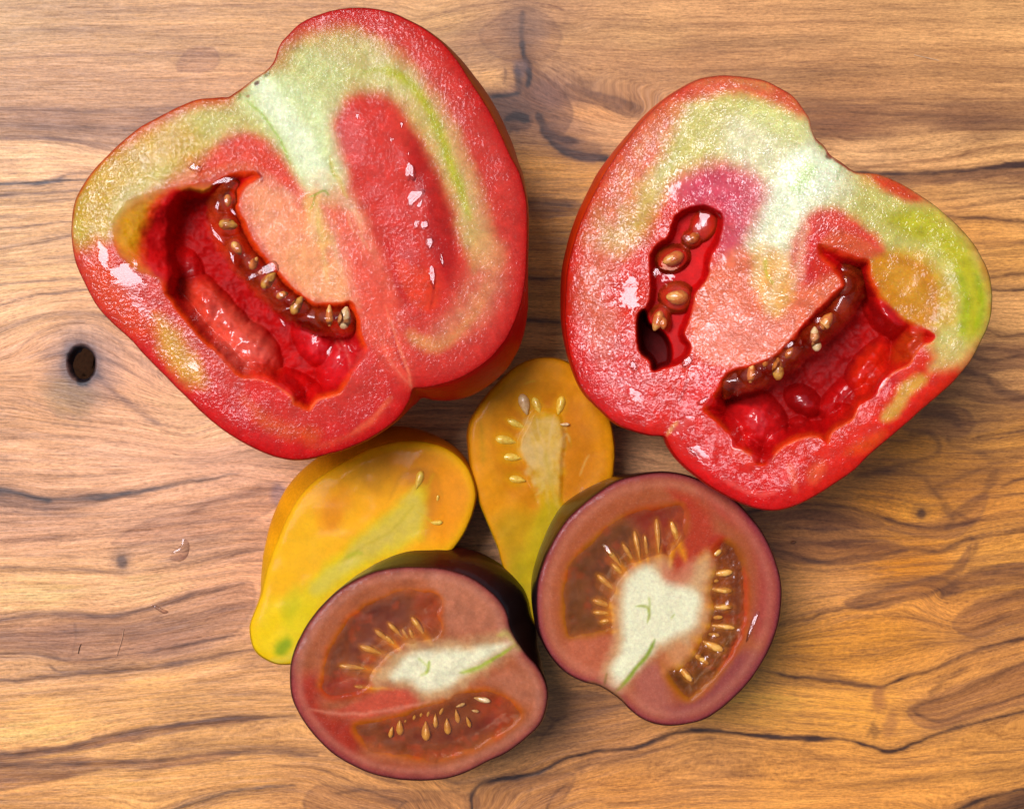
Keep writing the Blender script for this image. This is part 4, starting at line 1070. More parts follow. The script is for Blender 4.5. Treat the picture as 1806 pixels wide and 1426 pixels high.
    gel += 2.5 * fbm(P[:, 0] / 22, P[:, 1] / 22, 15, 2)
    mask = (prof > .02) & (gel > T.h - 4)
    T.patch("gel", mask, gel, M_GELR)
    for i, (x, y, L, w_, an) in enumerate(seeds):
        T.seed_at(x, y, L, w_, an, near(P, gel, x, y) - 8, M_SEEDD if i in (0, 3, 5) else (M_SEEDW if i == 8 else M_SEEDR))
    # juice glints on the closed chamber, shaped to mirror the sun
    J = [[(331,292),(342,286),(344,296),(352,292),(354,302),(338,300)],
         [(703,268),(716,262),(724,264),(718,280),(733,296),(732,314),(716,318),(706,304),(701,286)],
         [(718,334),(750,333),(744,346),(728,362),(722,371),(716,356)],
         [(738,358),(746,350),(742,366),(733,366)],
         [(729,389),(740,388),(738,403),(730,403)],[(738,392),(752,388),(756,398),(744,406)],
         [(748,420),(760,416),(766,428),(758,440),(750,432)],[(750,462),(762,462),(768,480),(766,508),(758,494)],
         [(626,202),(633,202),(631,212)],[(705,216),(712,217),(708,226)],[(686,242),(696,246),(688,251)],[(637,256),(641,256),(639,266)],
         [(773,448),(780,446),(783,470),(779,466)]]
    for q in J: juice_glint(T, q, M_JUICE, (.157, .07), 3.0)
    for q in ([(369,328),(380,318),(398,311),(416,313),(404,324),(386,324)], [(378,366),(384,350),(388,356),(384,376)], [(404,366),(412,370),(418,382),(408,376)], [(400,398),(412,396),(412,406),(402,406)],
              [(371,395),(377,404),(392,422),(396,432),(386,426),(374,410)], [(403,438),(412,446),(415,472),(408,458)], [(436,492),(456,474),(480,460),(492,466),(488,478),(466,486)], [(460,498),(470,490),(486,486),(478,504),(464,514)],
              [(498,548),(516,530),(537,526),(532,535),(514,544)], [(492,560),(500,566),(504,578),(496,570)], [(548,596),(560,590),(558,604),(550,610)], [(574,622),(584,608),(586,612),(578,632)]): juice_glint(T, q, M_JUICE, (.2, .02), 2)
    for q in ([(330,470),(345,466),(344,480),(334,482)],): juice_glint(T, q, M_JUICE, (.15, .02), -95)
    return T

# ---- large half, right
def tomato_right():
    out = [(1269,134),(1299,135),(1346,142),(1373,154),(1400,171),(1419,196),(1428,210),(1431,226),(1440,246),(1453,257),(1465,274),(1483,287),(1499,299),(1514,305),(1539,306),(1557,310),(1582,321),(1607,334),(1638,355),(1669,379),(1693,402),(1715,427),(1730,452),(1743,479),(1749,510),(1749,546),(1743,574),(1730,602),(1712,636),(1693,660),(1669,685),(1632,716),(1591,753),(1561,778),(1533,802),(1508,827),(1477,849),(1440,873),(1406,890),(1375,899),(1346,898),(1315,889),(1269,867),(1232,842),(1201,815),(1182,790),(1174,772),(1165,768),(1145,767),(1114,758),(1083,744),(1059,722),(1034,697),(1018,667),(1006,630),(999,593),(996,556),(998,515),(1000,480),(1006,450),(1016,414),(1030,378),(1049,338),(1069,301),(1090,270),(1112,240),(1132,214),(1155,190),(1182,168),(1215,148),(1240,138)]
    T = Half("tomato_half", "big wet red tomato half on the right, green edged, with a small dark hole",
             out, (1370, 520), 285, (.205, .06), [(0,0),(90,0),(120,2),(150,2),(165,6),(180,12),(200,16),(215,18),(235,10),(250,3),(262,3),(285,8),(300,12),(312,6),(330,0)], 820, 190, 12)
    P = T.P; p = Paint(P, (214, 74, 68), 300)
    e = T.edge
    at = np.degrees(np.arctan2(P[:, 1] - 520, P[:, 0] - 1370)) % 360
    def sect(a, b, s=18):
        c = (a + b) / 2; hw = (b - a) / 2
        return sm((hw - np.abs((at - c + 180) % 360 - 180) + s) / (2 * s))
    p.poly([(1060,340),(1130,220),(1230,150),(1340,150),(1430,215),(1510,300),(1640,360),(1720,440),(1745,520),(1740,580),(1690,640),(1640,610),(1620,560),(1540,460),(1450,400),(1400,420),(1330,330),(1240,300),(1180,330),(1120,400),(1060,440),(1030,420)], (206,204,134), 26, .92, 8)
    p.poly([(1060,330),(1120,240),(1200,180),(1180,240),(1140,330),(1110,430),(1060,520),(1020,560),(1010,480)], (216,116,92), 24, .85, 8, 25, .4)
    p.poly([(1060,420),(1110,380),(1130,330),(1160,330),(1150,400),(1100,450)], (204,176,96), 20, .6, 8)
    p.poly([(1030,560),(1060,530),(1090,560),(1070,640),(1040,620)], (214,122,98), 18, .7, 8)
    p.poly([(1560,380),(1640,370),(1710,440),(1740,510),(1738,570),(1705,600),(1690,560),(1690,500),(1650,440),(1600,420)], (190,184,54), 20, .92, 8)
    p.line([(1690,470),(1704,530),(1696,590),(1676,630)], (170,180,26), 14, 8, .8)
    p.line([(1722,480),(1732,540),(1720,580)], (156,176,40), 9, 7, .7)
    p.poly([(1660,610),(1690,590),(1700,620),(1670,650),(1640,655)], (214,194,132), 12, .8, 6)
    p.poly([(1540,450),(1600,440),(1650,460),(1680,520),(1680,570),(1640,575),(1590,560),(1560,520)], (206,160,60), 14, .8, 6)
    # core
    p.poly([(1300,200),(1420,210),(1470,275),(1500,305),(1500,350),(1440,390),(1400,460),(1340,480),(1300,420),(1310,330),(1270,260)], (226,222,190), 26, .9, 8)
    p.poly([(1400,260),(1470,280),(1480,320),(1430,360),(1390,430),(1350,440),(1340,380),(1370,310)], (240,246,222), 16, .92, 7)
    p.poly([(1300,180),(1400,190),(1425,230),(1400,260),(1330,220)], (214,214,140), 16, .6)
    p.poly([(1420,290),(1440,300),(1410,340),(1395,330)], (190,220,140), 12, .6)
    # pink zones
    p.poly([(1190,330),(1240,290),(1300,290),(1350,330),(1330,400),(1290,460),(1262,480),(1275,380),(1220,362)], (206,84,110), 24, .9, 7)
    p.poly([(1400,420),(1430,375),(1480,370),(1530,400),(1560,440),(1545,455),(1500,450),(1450,430),(1430,470),(1450,500),(1420,520),(1390,480)], (218,72,78), 14, .92, 6)
    p.poly([(1180,150),(1290,140),(1380,160),(1425,200),(1400,200),(1300,165),(1200,180)], (216,88,78), 14, .8, 6)
    p.poly([(1540,308),(1590,325),(1625,350),(1600,355),(1560,335)], (216,84,52), 9, .9, 5)
    # placenta
    p.poly([(1250,480),(1300,440),(1350,470),(1420,500),(1480,480),(1486,500),(1440,550),(1410,585),(1360,630),(1300,645),(1250,640),(1220,600),(1225,540)], (230,128,104), 14, .95, 6)
    p.poly([(1330,440),(1370,440),(1400,480),(1390,540),(1360,560),(1330,500)], (238,186,120), 16, .85, 7)
    for q in ([(1400,400),(1385,450),(1370,500),(1350,550)], [(1370,380),(1350,440),(1330,500)], [(1420,400),(1410,460),(1400,510)]): p.line(q, (246,226,190), 16, 12, .4, 8)
    p.poly([(1240,560),(1300,540),(1380,580),(1350,625),(1280,640),(1235,620)], (238,140,124), 14, .75, 7)
    p.line([(1350,455),(1352,480),(1362,500)], (198,190,80), 6, 4, .7)
    # lower walls
    p.mix(np.exp(-(e / 100) ** 2) * sect(75, 128) * .95, (206, 22, 24))
    p.mix(np.exp(-(e / 90) ** 2) * sect(128, 165) * .85, (204, 46, 52))
    p.mix(np.exp(-(e / 60) ** 2) * sect(30, 80) * .85, (216, 66, 40))
    p.mix(np.exp(-(e / 30) ** 2) * sect(150, 250) * .7, (206, 62, 40))
    p.poly([(1555,735),(1580,690),(1610,665),(1635,665),(1600,710),(1570,745)], (216,172,100), 9, .85, 7)
    p.poly([(1490,800),(1520,775),(1560,760),(1540,790)], (228,104,70), 12, .6)
    p.poly([(1395,850),(1390,820),(1402,826),(1404,866)], (230,120,100), 8, .6)
    p.poly([(1425,830),(1450,812),(1455,830),(1435,852)], (232,116,90), 10, .6)
    p.line([(1270,840),(1310,862),(1350,872),(1372,862)], (236,110,110), 7, 5, .6)
    p.line([(1190,800),(1230,830),(1270,850)], (226,60,60), 6, 5, .5)
    p.line([(1085,660),(1078,680),(1100,700),(1140,715)], (222,96,92), 9, 7, .6)
    p.poly([(1190,740),(1210,700),(1240,660),(1270,650),(1262,690),(1236,715)], (218,70,76), 9, .7)
    p.line([(1214,662),(1206,690),(1196,712)], (150,26,34), 5, 3, .6)
    p.line([(1176,768),(1186,752),(1196,744)], (238,180,130), 6, 4, .7)
    # stem scar
    p.line([(1430,218),(1440,246),(1454,260),(1466,276)], (122,84,66), 3.5, 2, .8, 3)
    p.line([(1470,280),(1485,290),(1500,300),(1516,306)], (112,76,56), 4, 2, .8, 3)
    p.spot(1462, 276, 6, 6, 0, (120,80,70), .85, .4, 2)
    p.line([(1484,290),(1478,305),(1476,318)], (150,170,120), 3, 2, .6)
    p.spot(1448, 258, 6, 4, 40, (110,150,90), .6, .5, 2)
    # open cavity
    CAV = [(1441,434),(1450,429),(1483,442),(1512,452),(1536,460),(1538,490),(1560,525),(1590,556),(1622,574),(1642,584),(1650,594),(1644,604),(1628,609),(1613,626),(1604,643),(1576,658),(1557,680),(1545,698),(1517,714),(1505,738),(1490,748),(1468,762),(1461,783),(1449,774),(1431,770),(1400,778),(1374,794),(1362,812),(1345,822),(1332,818),(1324,804),(1306,794),(1290,791),(1286,775),(1272,753),(1250,736),(1240,722),(1254,700),(1266,684),(1276,662),(1296,648),(1324,642),(1361,629),(1391,601),(1415,571),(1446,540),(1477,509),(1484,500),(1468,478),(1446,456)]
    cav = C_(CAV)
    d = sd(warp(P, 2.2, 12, 77), cav, 120)
    inside = sm(-d / 4 + .3)
    gentle = sm((P[:, 0] - 1520) / 40) * sm((640 - P[:, 1]) / 50)
    depth = sm(np.clip(-d / (30 + 30 * gentle), 0, 1)) * 78
    p.mix(inside, (196, 34, 16))
    p.mix(inside * sm((13 + d) / 9) * .7, (224, 84, 60))  # wall painted lighter along its lip to make up for the shade there
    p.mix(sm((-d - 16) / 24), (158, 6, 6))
    p.mix(inside * sm(1 - (-d) / 60) * sect(5, 62, 10) * .9, (206, 66, 14))
    p.poly([(1540,560),(1600,570),(1640,580),(1650,595),(1600,620),(1560,650),(1510,660),(1520,600)], (196,60,6), 16, .7, 6)
    p.poly([(1538,458),(1570,448),(1620,460),(1650,500),(1655,560),(1625,574),(1590,560),(1566,534),(1548,510)], (204,140,40), 8, .95, 5)
    p.poly([(1560,470),(1600,470),(1630,510),(1620,545),(1580,510)], (216,162,90), 12, .6, 5)
    # smooth overhanging lip of the upper wall
    p.poly([(1470,405),(1520,420),(1556,446),(1530,453),(1485,440),(1450,428)], (216,112,84), 8, .7, 4)
    lumps = [(1335,742,50,44,40,52,(214,66,74)),(1300,775,20,28,0,34,(212,64,68)),(1415,705,32,22,30,28,(150,20,40)),(1530,648,54,26,-55,40,(212,70,50)),(1480,700,44,22,-50,24,(186,36,34)),(1560,560,40,24,40,26,(186,50,14)),
             (1600,610,40,20,-50,26,(204,84,20)),(1410,745,18,12,0,16,(160,24,36)),(1262,715,20,14,40,30,(208,60,44)),(1345,805,26,12,0,34,(190,30,30)),(1310,700,40,16,10,10,(120,4,6)),(1560,680,36,14,-50,46,(204,52,30))]
    lh = np.zeros(len(P))
    for x, y, a, b, an, hh, c in lumps:
        lh = np.maximum(lh, bump_el(warp(P, 5, 40, int(x)), x, y, a * 1.15, b * 1.15, an, hh, .8))
        p.spot(x, y, a * .9, b * .9, an, c, .85, .4, 5)
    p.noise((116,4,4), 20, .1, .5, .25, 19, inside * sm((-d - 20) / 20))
    for q in ([(1647,605),(1628,609),(1613,626),(1604,643),(1576,658),(1557,680),(1545,698)], [(1517,714),(1505,738),(1490,748),(1468,762),(1461,783)], [(1449,774),(1431,770),(1400,778),(1374,794),(1362,812)], [(1324,804),(1306,794),(1290,791)]):
        p.line(q, (238,120,92), 3, 1.8, .75, 1)
    p.poly([(1290,793),(1306,795),(1326,808),(1330,820),(1305,812),(1285,800)], (220,80,74), 5, .7, 2)
    # small chamber with the dark hole
    LOC = [(1216,364),(1240,360),(1262,368),(1276,382),(1270,424),(1254,455),(1250,486),(1238,505),(1226,520),(1220,556),(1208,588),(1219,608),(1216,624),(1201,640),(1176,649),(1151,655),(1145,636),(1126,617),(1122,590),(1123,556),(1139,540),(1146,515),(1145,486),(1145,452),(1157,430),(1178,415),(1186,386),(1200,372)]
    loc = C_(LOC)
    dl = sd(warp(P, 1.5, 10, 88), loc, 60)
    li = sm(-dl / 3 + .3)
    p.mix(li, (198, 34, 10))
    p.poly([(1225,380),(1262,376),(1266,400),(1250,440),(1238,490),(1222,510),(1215,470),(1230,430)], (212,56,20), 9, .9, 3)
    HOLE = [(1124,560),(1138,545),(1146,570),(1170,585),(1184,610),(1183,640),(1168,648),(1152,653),(1146,636),(1127,616)]
    dh = sd(P, C_(HOLE), 60)
    p.mix(sm(-dh / 6 + .4), (128, 14, 8))
    p.poly([(1184,590),(1208,592),(1216,612),(1205,632),(1186,640)], (184,30,14), 6, .85, 3)
    depth *= 1 - .7 * np.exp(-(((P[:, 0] - 1480) / 60) ** 2 + ((P[:, 1] - 452) / 30) ** 2))
    h = -depth + lh * inside * sm(-d / 22)
    h = h - sm(-dl / 12) * 34 - sm(-dh / 9 + .2) * 95
    h = h + 5 * fbm(P[:, 0] / 24, P[:, 1] / 24, 28, 3) * sm(-d / 30) + 2.0 * fbm(P[:, 0] / 70, P[:, 1] / 70, 22, 2) * (1 - inside) + .9 * fbm(P[:, 0] / 26, P[:, 1] / 26, 23, 2) * (1 - inside)
    # a hump leaning the upper left shoulder to mirror the sun as sheen, and dips by the small chamber
    h = h - 8 * np.exp(-(e / 18)) + 38 * np.exp(-(((P[:, 0] - 1415) / 165) ** 2 + ((P[:, 1] - 330) / 200) ** 2))
    h = h + gentle * inside * 0
    p.mix(np.exp(-(e / 3.2) ** 2) * .7 * (1 - sect(310, 400, 10)), (206, 44, 26))
    p.mottle(.22, 14, 6).mottle(.14, 5, 9)
    spk = np.clip(sect(150, 330, 25) + np.exp(-(((P[:, 0] - 1330) / 130) ** 2 + ((P[:, 1] - 520) / 140) ** 2)), 0, 1)
    grit = np.clip(.85 + .4 * fbm(P[:, 0] / 50, P[:, 1] / 50, 43), 0, 1) * (1 - inside * .85) * (1 - li * .9) * (.4 + .9 * spk)
    film = np.clip(.10 + spk * .80, 0, 1) - li * 1.3 - inside * 1.1 - 1.3 * sm(-dh / 6 + .4)
    film += 1.6 * np.clip(lh / 30, 0, 1) * inside + .5 * inside
    for q in ((1112,520,20,34,10),(1180,476,14,24,20),(1122,700,10,20,-40),(1205,750,30,13,-30),(1236,800,26,10,40),(1270,330,30,22,0),(1200,330,24,30,20),(1290,440,16,40,0)): puddle(P, film, grit, *q)
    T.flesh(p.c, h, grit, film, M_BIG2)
    T.skin(ang_cols([(0,(176,140,20)),(40,(206,90,30)),(70,(206,30,14)),(100,(196,10,10)),(150,(196,20,14)),(180,(190,26,8)),(210,(200,58,10)),(240,(206,70,30)),(280,(196,50,36)),(300,(160,60,36)),(320,(190,70,30)),(340,(180,140,20))]), M_SKIN)
    # jelly along the placenta
    G = catmull([(1470,462),(1492,480),(1498,505),(1480,540),(1450,575),(1420,600),(1385,630),(1345,655),(1310,668),(1285,672)], False, 5)
    dg, tg = ld(warp(P, 4, 18, 67), G, 60)
    prof = np.clip(1 - (dg / (31 + 4 * fbm(P[:, 0] / 16, P[:, 1] / 16, 9))) ** 2, 0, 1) ** .5
    gel = -58 + 54 * prof ** .8
    seeds = [(1485,500,26,18,-60,0),(1458,566,30,22,-60,1),(1437,590,26,17,-90,2),(1440,606,24,18,-90,2),(1372,650,36,22,-90,3),(1325,656,34,15,-80,1),(1392,622,20,13,-60,0),(1350,636,20,12,-80,1)]
    for x, y, L, w_, an, kk in seeds: gel = gel + bump_el(P, x, y, 26, 22, 0, 12, .8)
    gel += 2.2 * fbm(P[:, 0] / 22, P[:, 1] / 22, 16, 2)
    mk = [M_SEEDD, M_SEEDR, M_SEEDW, M_SEEDD]
    T.patch("gel", (prof > .02) & (gel > T.h - 4), gel, M_GELR)
    for x, y, L, w_, an, kk in seeds: T.seed_at(x, y, L, w_, an, near(P, gel, x, y) - 8, mk[kk])
    # jelly and seeds of the small chamber
    s2 = [(1187,456,36,24,160),(1194,524,36,27,180),(1222,420,24,18,150),(1160,566,34,20,110),(1170,570,20,14,90)]
    g2 = -64 - .10 * (P[:, 0] - 1190) + 2.0 * fbm(P[:, 0] / 22, P[:, 1] / 22, 17, 2)
    for x, y, L, w_, an in s2:
        be = bump_el(P, x, y, L * 1.0, w_ * 1.15, an, 25, .6); g2 = np.where(be > 1, np.maximum(g2, -34 + be), g2)
    be = bump_el(P, 1242, 395, 36, 26, 115, 16, .5); g2 = np.where(be > 1, np.maximum(g2, -26 + be), g2)
    T.patch("gel", (dl < 1) & (dh > 3) & (g2 > T.h - 2), g2, M_GELR)
    for i, (x, y, L, w_, an) in enumerate(s2): T.seed_at(x, y, L, w_, an, -19, M_SEEDR, .3)
    J = [[(1380,612),(1396,600),(1402,606),(1390,616)],[(1436,562),(1446,556),(1452,566),(1440,572)],[(1150,480),(1158,470),(1166,478),(1156,490)],[(1286,330),(1300,310),(1316,330),(1306,360),(1292,356)],
         [(1232,368),(1240,370),(1256,378),(1250,392),(1238,408),(1226,412),(1220,402),(1230,390)],
         [(1255,354),(1272,360),(1280,372),(1284,396),(1274,390),(1262,372)],
         [(1202,416),(1214,414),(1222,424),(1208,428)],
         [(1232,708),(1248,698),(1246,706),(1234,714)],
         [(1202,638),(1216,626),(1220,636),(1208,648)],
         [(1212,786),(1218,790),(1228,800),(1222,800)],
         [(1110,640),(1118,636),(1124,650),(1116,652)]]
    for q in J: juice_glint(T, q, M_JUICE, (.25, .05), 3.2)
    for q, hh in (([(1310,744),(1318,750),(1332,768),(1334,774),(1322,768),(1312,754)], -56), ([(1388,694),(1396,690),(1402,696),(1394,700)], -84), ([(1412,690),(1420,694),(1418,702)], -84), ([(1458,654),(1476,658),(1474,664),(1462,662)], -96)): juice_glint(T, q, M_JUICE, (.25, .05), hh)
    return T

SEEDS_PL = [(738,1104,34,15,55),(698,1111,30,11,45),(676,1122,30,12,40),(656,1146,36,15,20),(624,1176,42,14,8),(727,1122,24,9,70),(650,1212,40,8,5),(716,1120,22,8,60),(690,1130,22,8,45)]
SEEDS_PR = [(1084,984,36,13,50),(1109,976,34,11,60),(1124,962,44,12,80),(1160,946,52,13,86),(1192,943,42,15,70),(1094,1008,34,12,45),(1070,1028,36,15,42),(1064,1064,32,16,20),(1062,1080,26,12,5),(1072,1094,24,12,-10),(1140,968,40,9,82),(1186,972,26,9,100),(1090,1112,18,10,-20)]
SEEDS_PR2 = [(1258,978,28,15,150),(1271,1010,34,18,175),(1271,1040,34,16,185),(1268,1070,38,16,180),(1272,1104,40,15,185),(1254,1137,38,20,205),(1232,1158,36,14,215),(1206,1184,36,16,230)]
def halos(p, S, side=1):
    for x, y, L, w_, a in S:
        dx, dy = math.cos(math.radians(a)), math.sin(math.radians(a))
        p.line([(x - dx * L * .6, y - dy * L * .6), (x, y), (x + dx * L * 1.1, y + dy * L * 1.1)], (236, 160, 50), w_ * .6, w_ * .6, .85, 2)
        u = (a + 90) % 360; ox, oy = math.cos(math.radians(u)) * w_ * .9, math.sin(math.radians(u)) * w_ * .9
        p.line([(x + ox - dx * L * .35, y + oy - dy * L * .35), (x + ox + dx * L * .8, y + oy + dy * L * .8)], (206, 124, 34), w_ * .35, w_ * .5, .6, 2)
# ---- small purple halves
def locule_shapes(T, p, locs, depth, col, dark, feather=10):
    P = T.P; allin = np.zeros(len(P)); dd = []
    for k, q in enumerate(locs):
        d = sd(warp(P, 3.0, 20, 120 + k), C_(q), 80); dd.append(d)
        a = sm(.5 - d / feather)
        allin = np.maximum(allin, a)
        p.mix(a * .97, col)
        p.mix(sm((-d - 1) / 20) * .95, dark)
    return allin, dd

def tomato_purple_left():
    out = [(512,1196),(514,1165),(525,1133),(544,1098),(569,1067),(594,1043),(623,1024),(654,1010),(679,1003),(711,999),(742,999),(774,1001),(806,1008),(837,1021),(869,1045),(888,1067),(896,1086),(900,1105),(907,1120),(917,1136),(930,1155),(946,1172),(960,1196),(966,1221),(963,1250),(951,1278),(925,1303),(894,1326),(862,1341),(831,1357),(796,1370),(758,1375),(711,1374),(667,1367),(626,1351),(585,1326),(553,1294),(528,1259),(515,1228)]
    T = Half("tomato_half", "small dark purple skinned tomato half lying lower left, its stem end pointing right",
             out, (740, 1190), 205, (-.02, .04), [(0,0),(90,0),(180,0),(225,0),(245,10),(265,30),(285,38),(305,44),(325,46),(340,40),(352,18)], 560, 120, 13)
    P = T.P; e = T.edge; p = Paint(P, (172, 104, 84), 500)
    p.poly([(760,1010),(850,1040),(890,1100),(880,1110),(800,1120),(780,1080)], (190,126,108), 16, .8)
    p.poly([(860,1200),(900,1180),(940,1200),(960,1240),(920,1240),(880,1210)], (188,122,104), 12, .8)
    p.poly([(510,1200),(560,1190),(570,1250),(640,1280),(620,1340),(560,1300),(515,1240)], (168,60,42), 20, .8)
    p.poly([(570,1300),(620,1330),(700,1350),(780,1360),(700,1375),(600,1340)], (150,62,50), 16, .7)
    locs = [[(572,1152),(585,1127),(607,1092),(646,1060),(679,1049),(698,1038),(742,1040),(772,1043),(783,1060),(778,1085),(784,1108),(770,1130),(724,1134),(708,1144),(679,1165),(660,1196),(655,1212),(632,1226),(594,1234),(572,1228),(561,1212),(566,1184)],
            [(679,1264),(711,1252),(736,1243),(758,1236),(790,1230),(800,1218),(831,1211),(869,1215),(900,1228),(918,1245),(925,1258),(910,1279),(869,1307),(837,1325),(790,1339),(742,1341),(686,1332),(643,1316),(624,1297),(620,1275),(641,1267)]]
    li, dd = locule_shapes(T, p, locs, 14, (186,104,30), (136,78,20), 16)
    p.poly([(600,1190),(660,1205),(640,1228),(590,1236),(562,1215)], (178,64,26), 10, .7)
    p.poly([(730,1050),(772,1050),(776,1100),(740,1110)], (186,84,14), 10, .6)
    p.poly([(850,1225),(905,1240),(900,1275),(850,1280)], (182,80,20), 12, .6)
    p.poly([(640,1080),(700,1060),(720,1085),(660,1130),(620,1160)], (110,40,8), 14, .6, 8)
    p.poly([(700,1290),(800,1285),(860,1260),(880,1280),(800,1310),(720,1310)], (116,36,6), 14, .6, 8)
    p.noise((206,90,20), 26, .1, .5, .5, 12, li)
    halos(p, SEEDS_PL)
    # pink wedge
    p.poly([(590,1252),(640,1232),(680,1216),(735,1215),(738,1240),(700,1254),(640,1266),(600,1262)], (200,96,86), 7, .9, 4)
    p.line([(545,1250),(600,1258),(660,1256),(720,1244),(760,1236)], (218,140,124), 5, 4, .7)
    CORE = [(655,1200),(679,1166),(711,1142),(728,1132),(749,1136),(768,1132),(806,1130),(853,1126),(897,1112),(907,1127),(918,1142),(894,1156),(862,1178),(831,1199),(799,1219),(758,1234),(736,1228),(723,1213),(692,1207)]
    p.poly(CORE, (206,170,136), 16, .95, 7, 13)
    p.poly([(690,1195),(712,1160),(750,1148),(810,1145),(870,1138),(905,1128),(880,1148),(830,1180),(790,1208),(750,1216),(720,1200)], (240,236,212), 10, .95, 5)
    p.line([(812,1186),(840,1178),(870,1162),(895,1146),(914,1132)], (160,178,70), 6, 3, .85, 2)
    p.line([(812,1184),(838,1180),(866,1166)], (190,200,120), 9, 5, .5, 2)
    p.line([(752,1188),(756,1175),(757,1164)], (160,176,70), 5, 3, .85, 2); p.line([(756,1176),(745,1166),(738,1160)], (196,206,130), 4, 3, .6, 1); p.line([(754,1184),(740,1192)], (190,200,110), 4, 3, .6, 1)
    p.line([(880,1120),(897,1116),(908,1130),(925,1146)], (200,204,120), 12, 7, .7, 2)
    p.line([(897,1108),(906,1122),(914,1138)], (110,106,50), 3, 2, .7, 2)
    p.mix(np.exp(-(e / 11) ** 2) * .7, (142, 76, 90)); 
    p.mix(np.exp(-((e - 16) / 7) ** 2) * .3, (206, 146, 134))
    p.mix(np.exp(-(e / 3.0) ** 2) * .95, (70, 24, 40))
    p.mottle(.22, 18, 61).mottle(.16, 6, 9)
    h = -10 * sm(-dd[0] / 34) - 10 * sm(-dd[1] / 34)
    h += 1.5 * fbm(P[:, 0] / 40, P[:, 1] / 40, 71, 2) - 3 * np.exp(-e / 6)
    grit = np.clip(.6 - li, .05, 1); film = np.full(len(P), .2)
    T.flesh(p.c, h, grit, film, M_SMALL)
    T.skin(ang_cols([(0,(40,10,8)),(40,(60,20,20)),(90,(70,16,16)),(130,(70,12,14)),(180,(66,20,34)),(230,(60,28,50)),(250,(70,60,30)),(265,(80,56,20)),(280,(66,18,8)),(300,(44,12,8)),(320,(24,10,10)),(340,(30,12,8))]), M_SKIN2)
    g = -1.0 + .5 * fbm(P[:, 0] / 20, P[:, 1] / 20, 5, 2)
    mask = (np.minimum(dd[0], dd[1]) < 3)
    T.patch("gel", mask, g, M_GELB)
    S = SEEDS_PL
    for x, y, L, w_, a in S: T.seed_at(x, y, L * 1.1, w_ * .85, a, -5.2, M_SEEDP, .75, .34)
    S = [(705,1281,28,18,-90),(751,1288,34,22,-90),(789,1280,28,17,-95),(730,1258,22,12,-80),(757,1250,26,8,-75),(780,1248,24,9,-70),(716,1262,22,9,-80),(744,1252,22,8,-78),(768,1270,24,12,-90),(806,1262,24,12,-100),(826,1272,20,10,-110),(690,1290,20,12,-80)]
    for x, y, L, w_, a in S: T.seed_at(x, y, L * .95, w_ * .85, a, -6.0, M_SEEDP, .75, .34)
    for x, y, L, w_, a in ((850,1233,28,12,190),(838,1253,12,6,190),(812,1243,16,7,160)): T.seed_at(x, y, L, w_, a, -4, M_SEEDW, .5, .36)
    return T

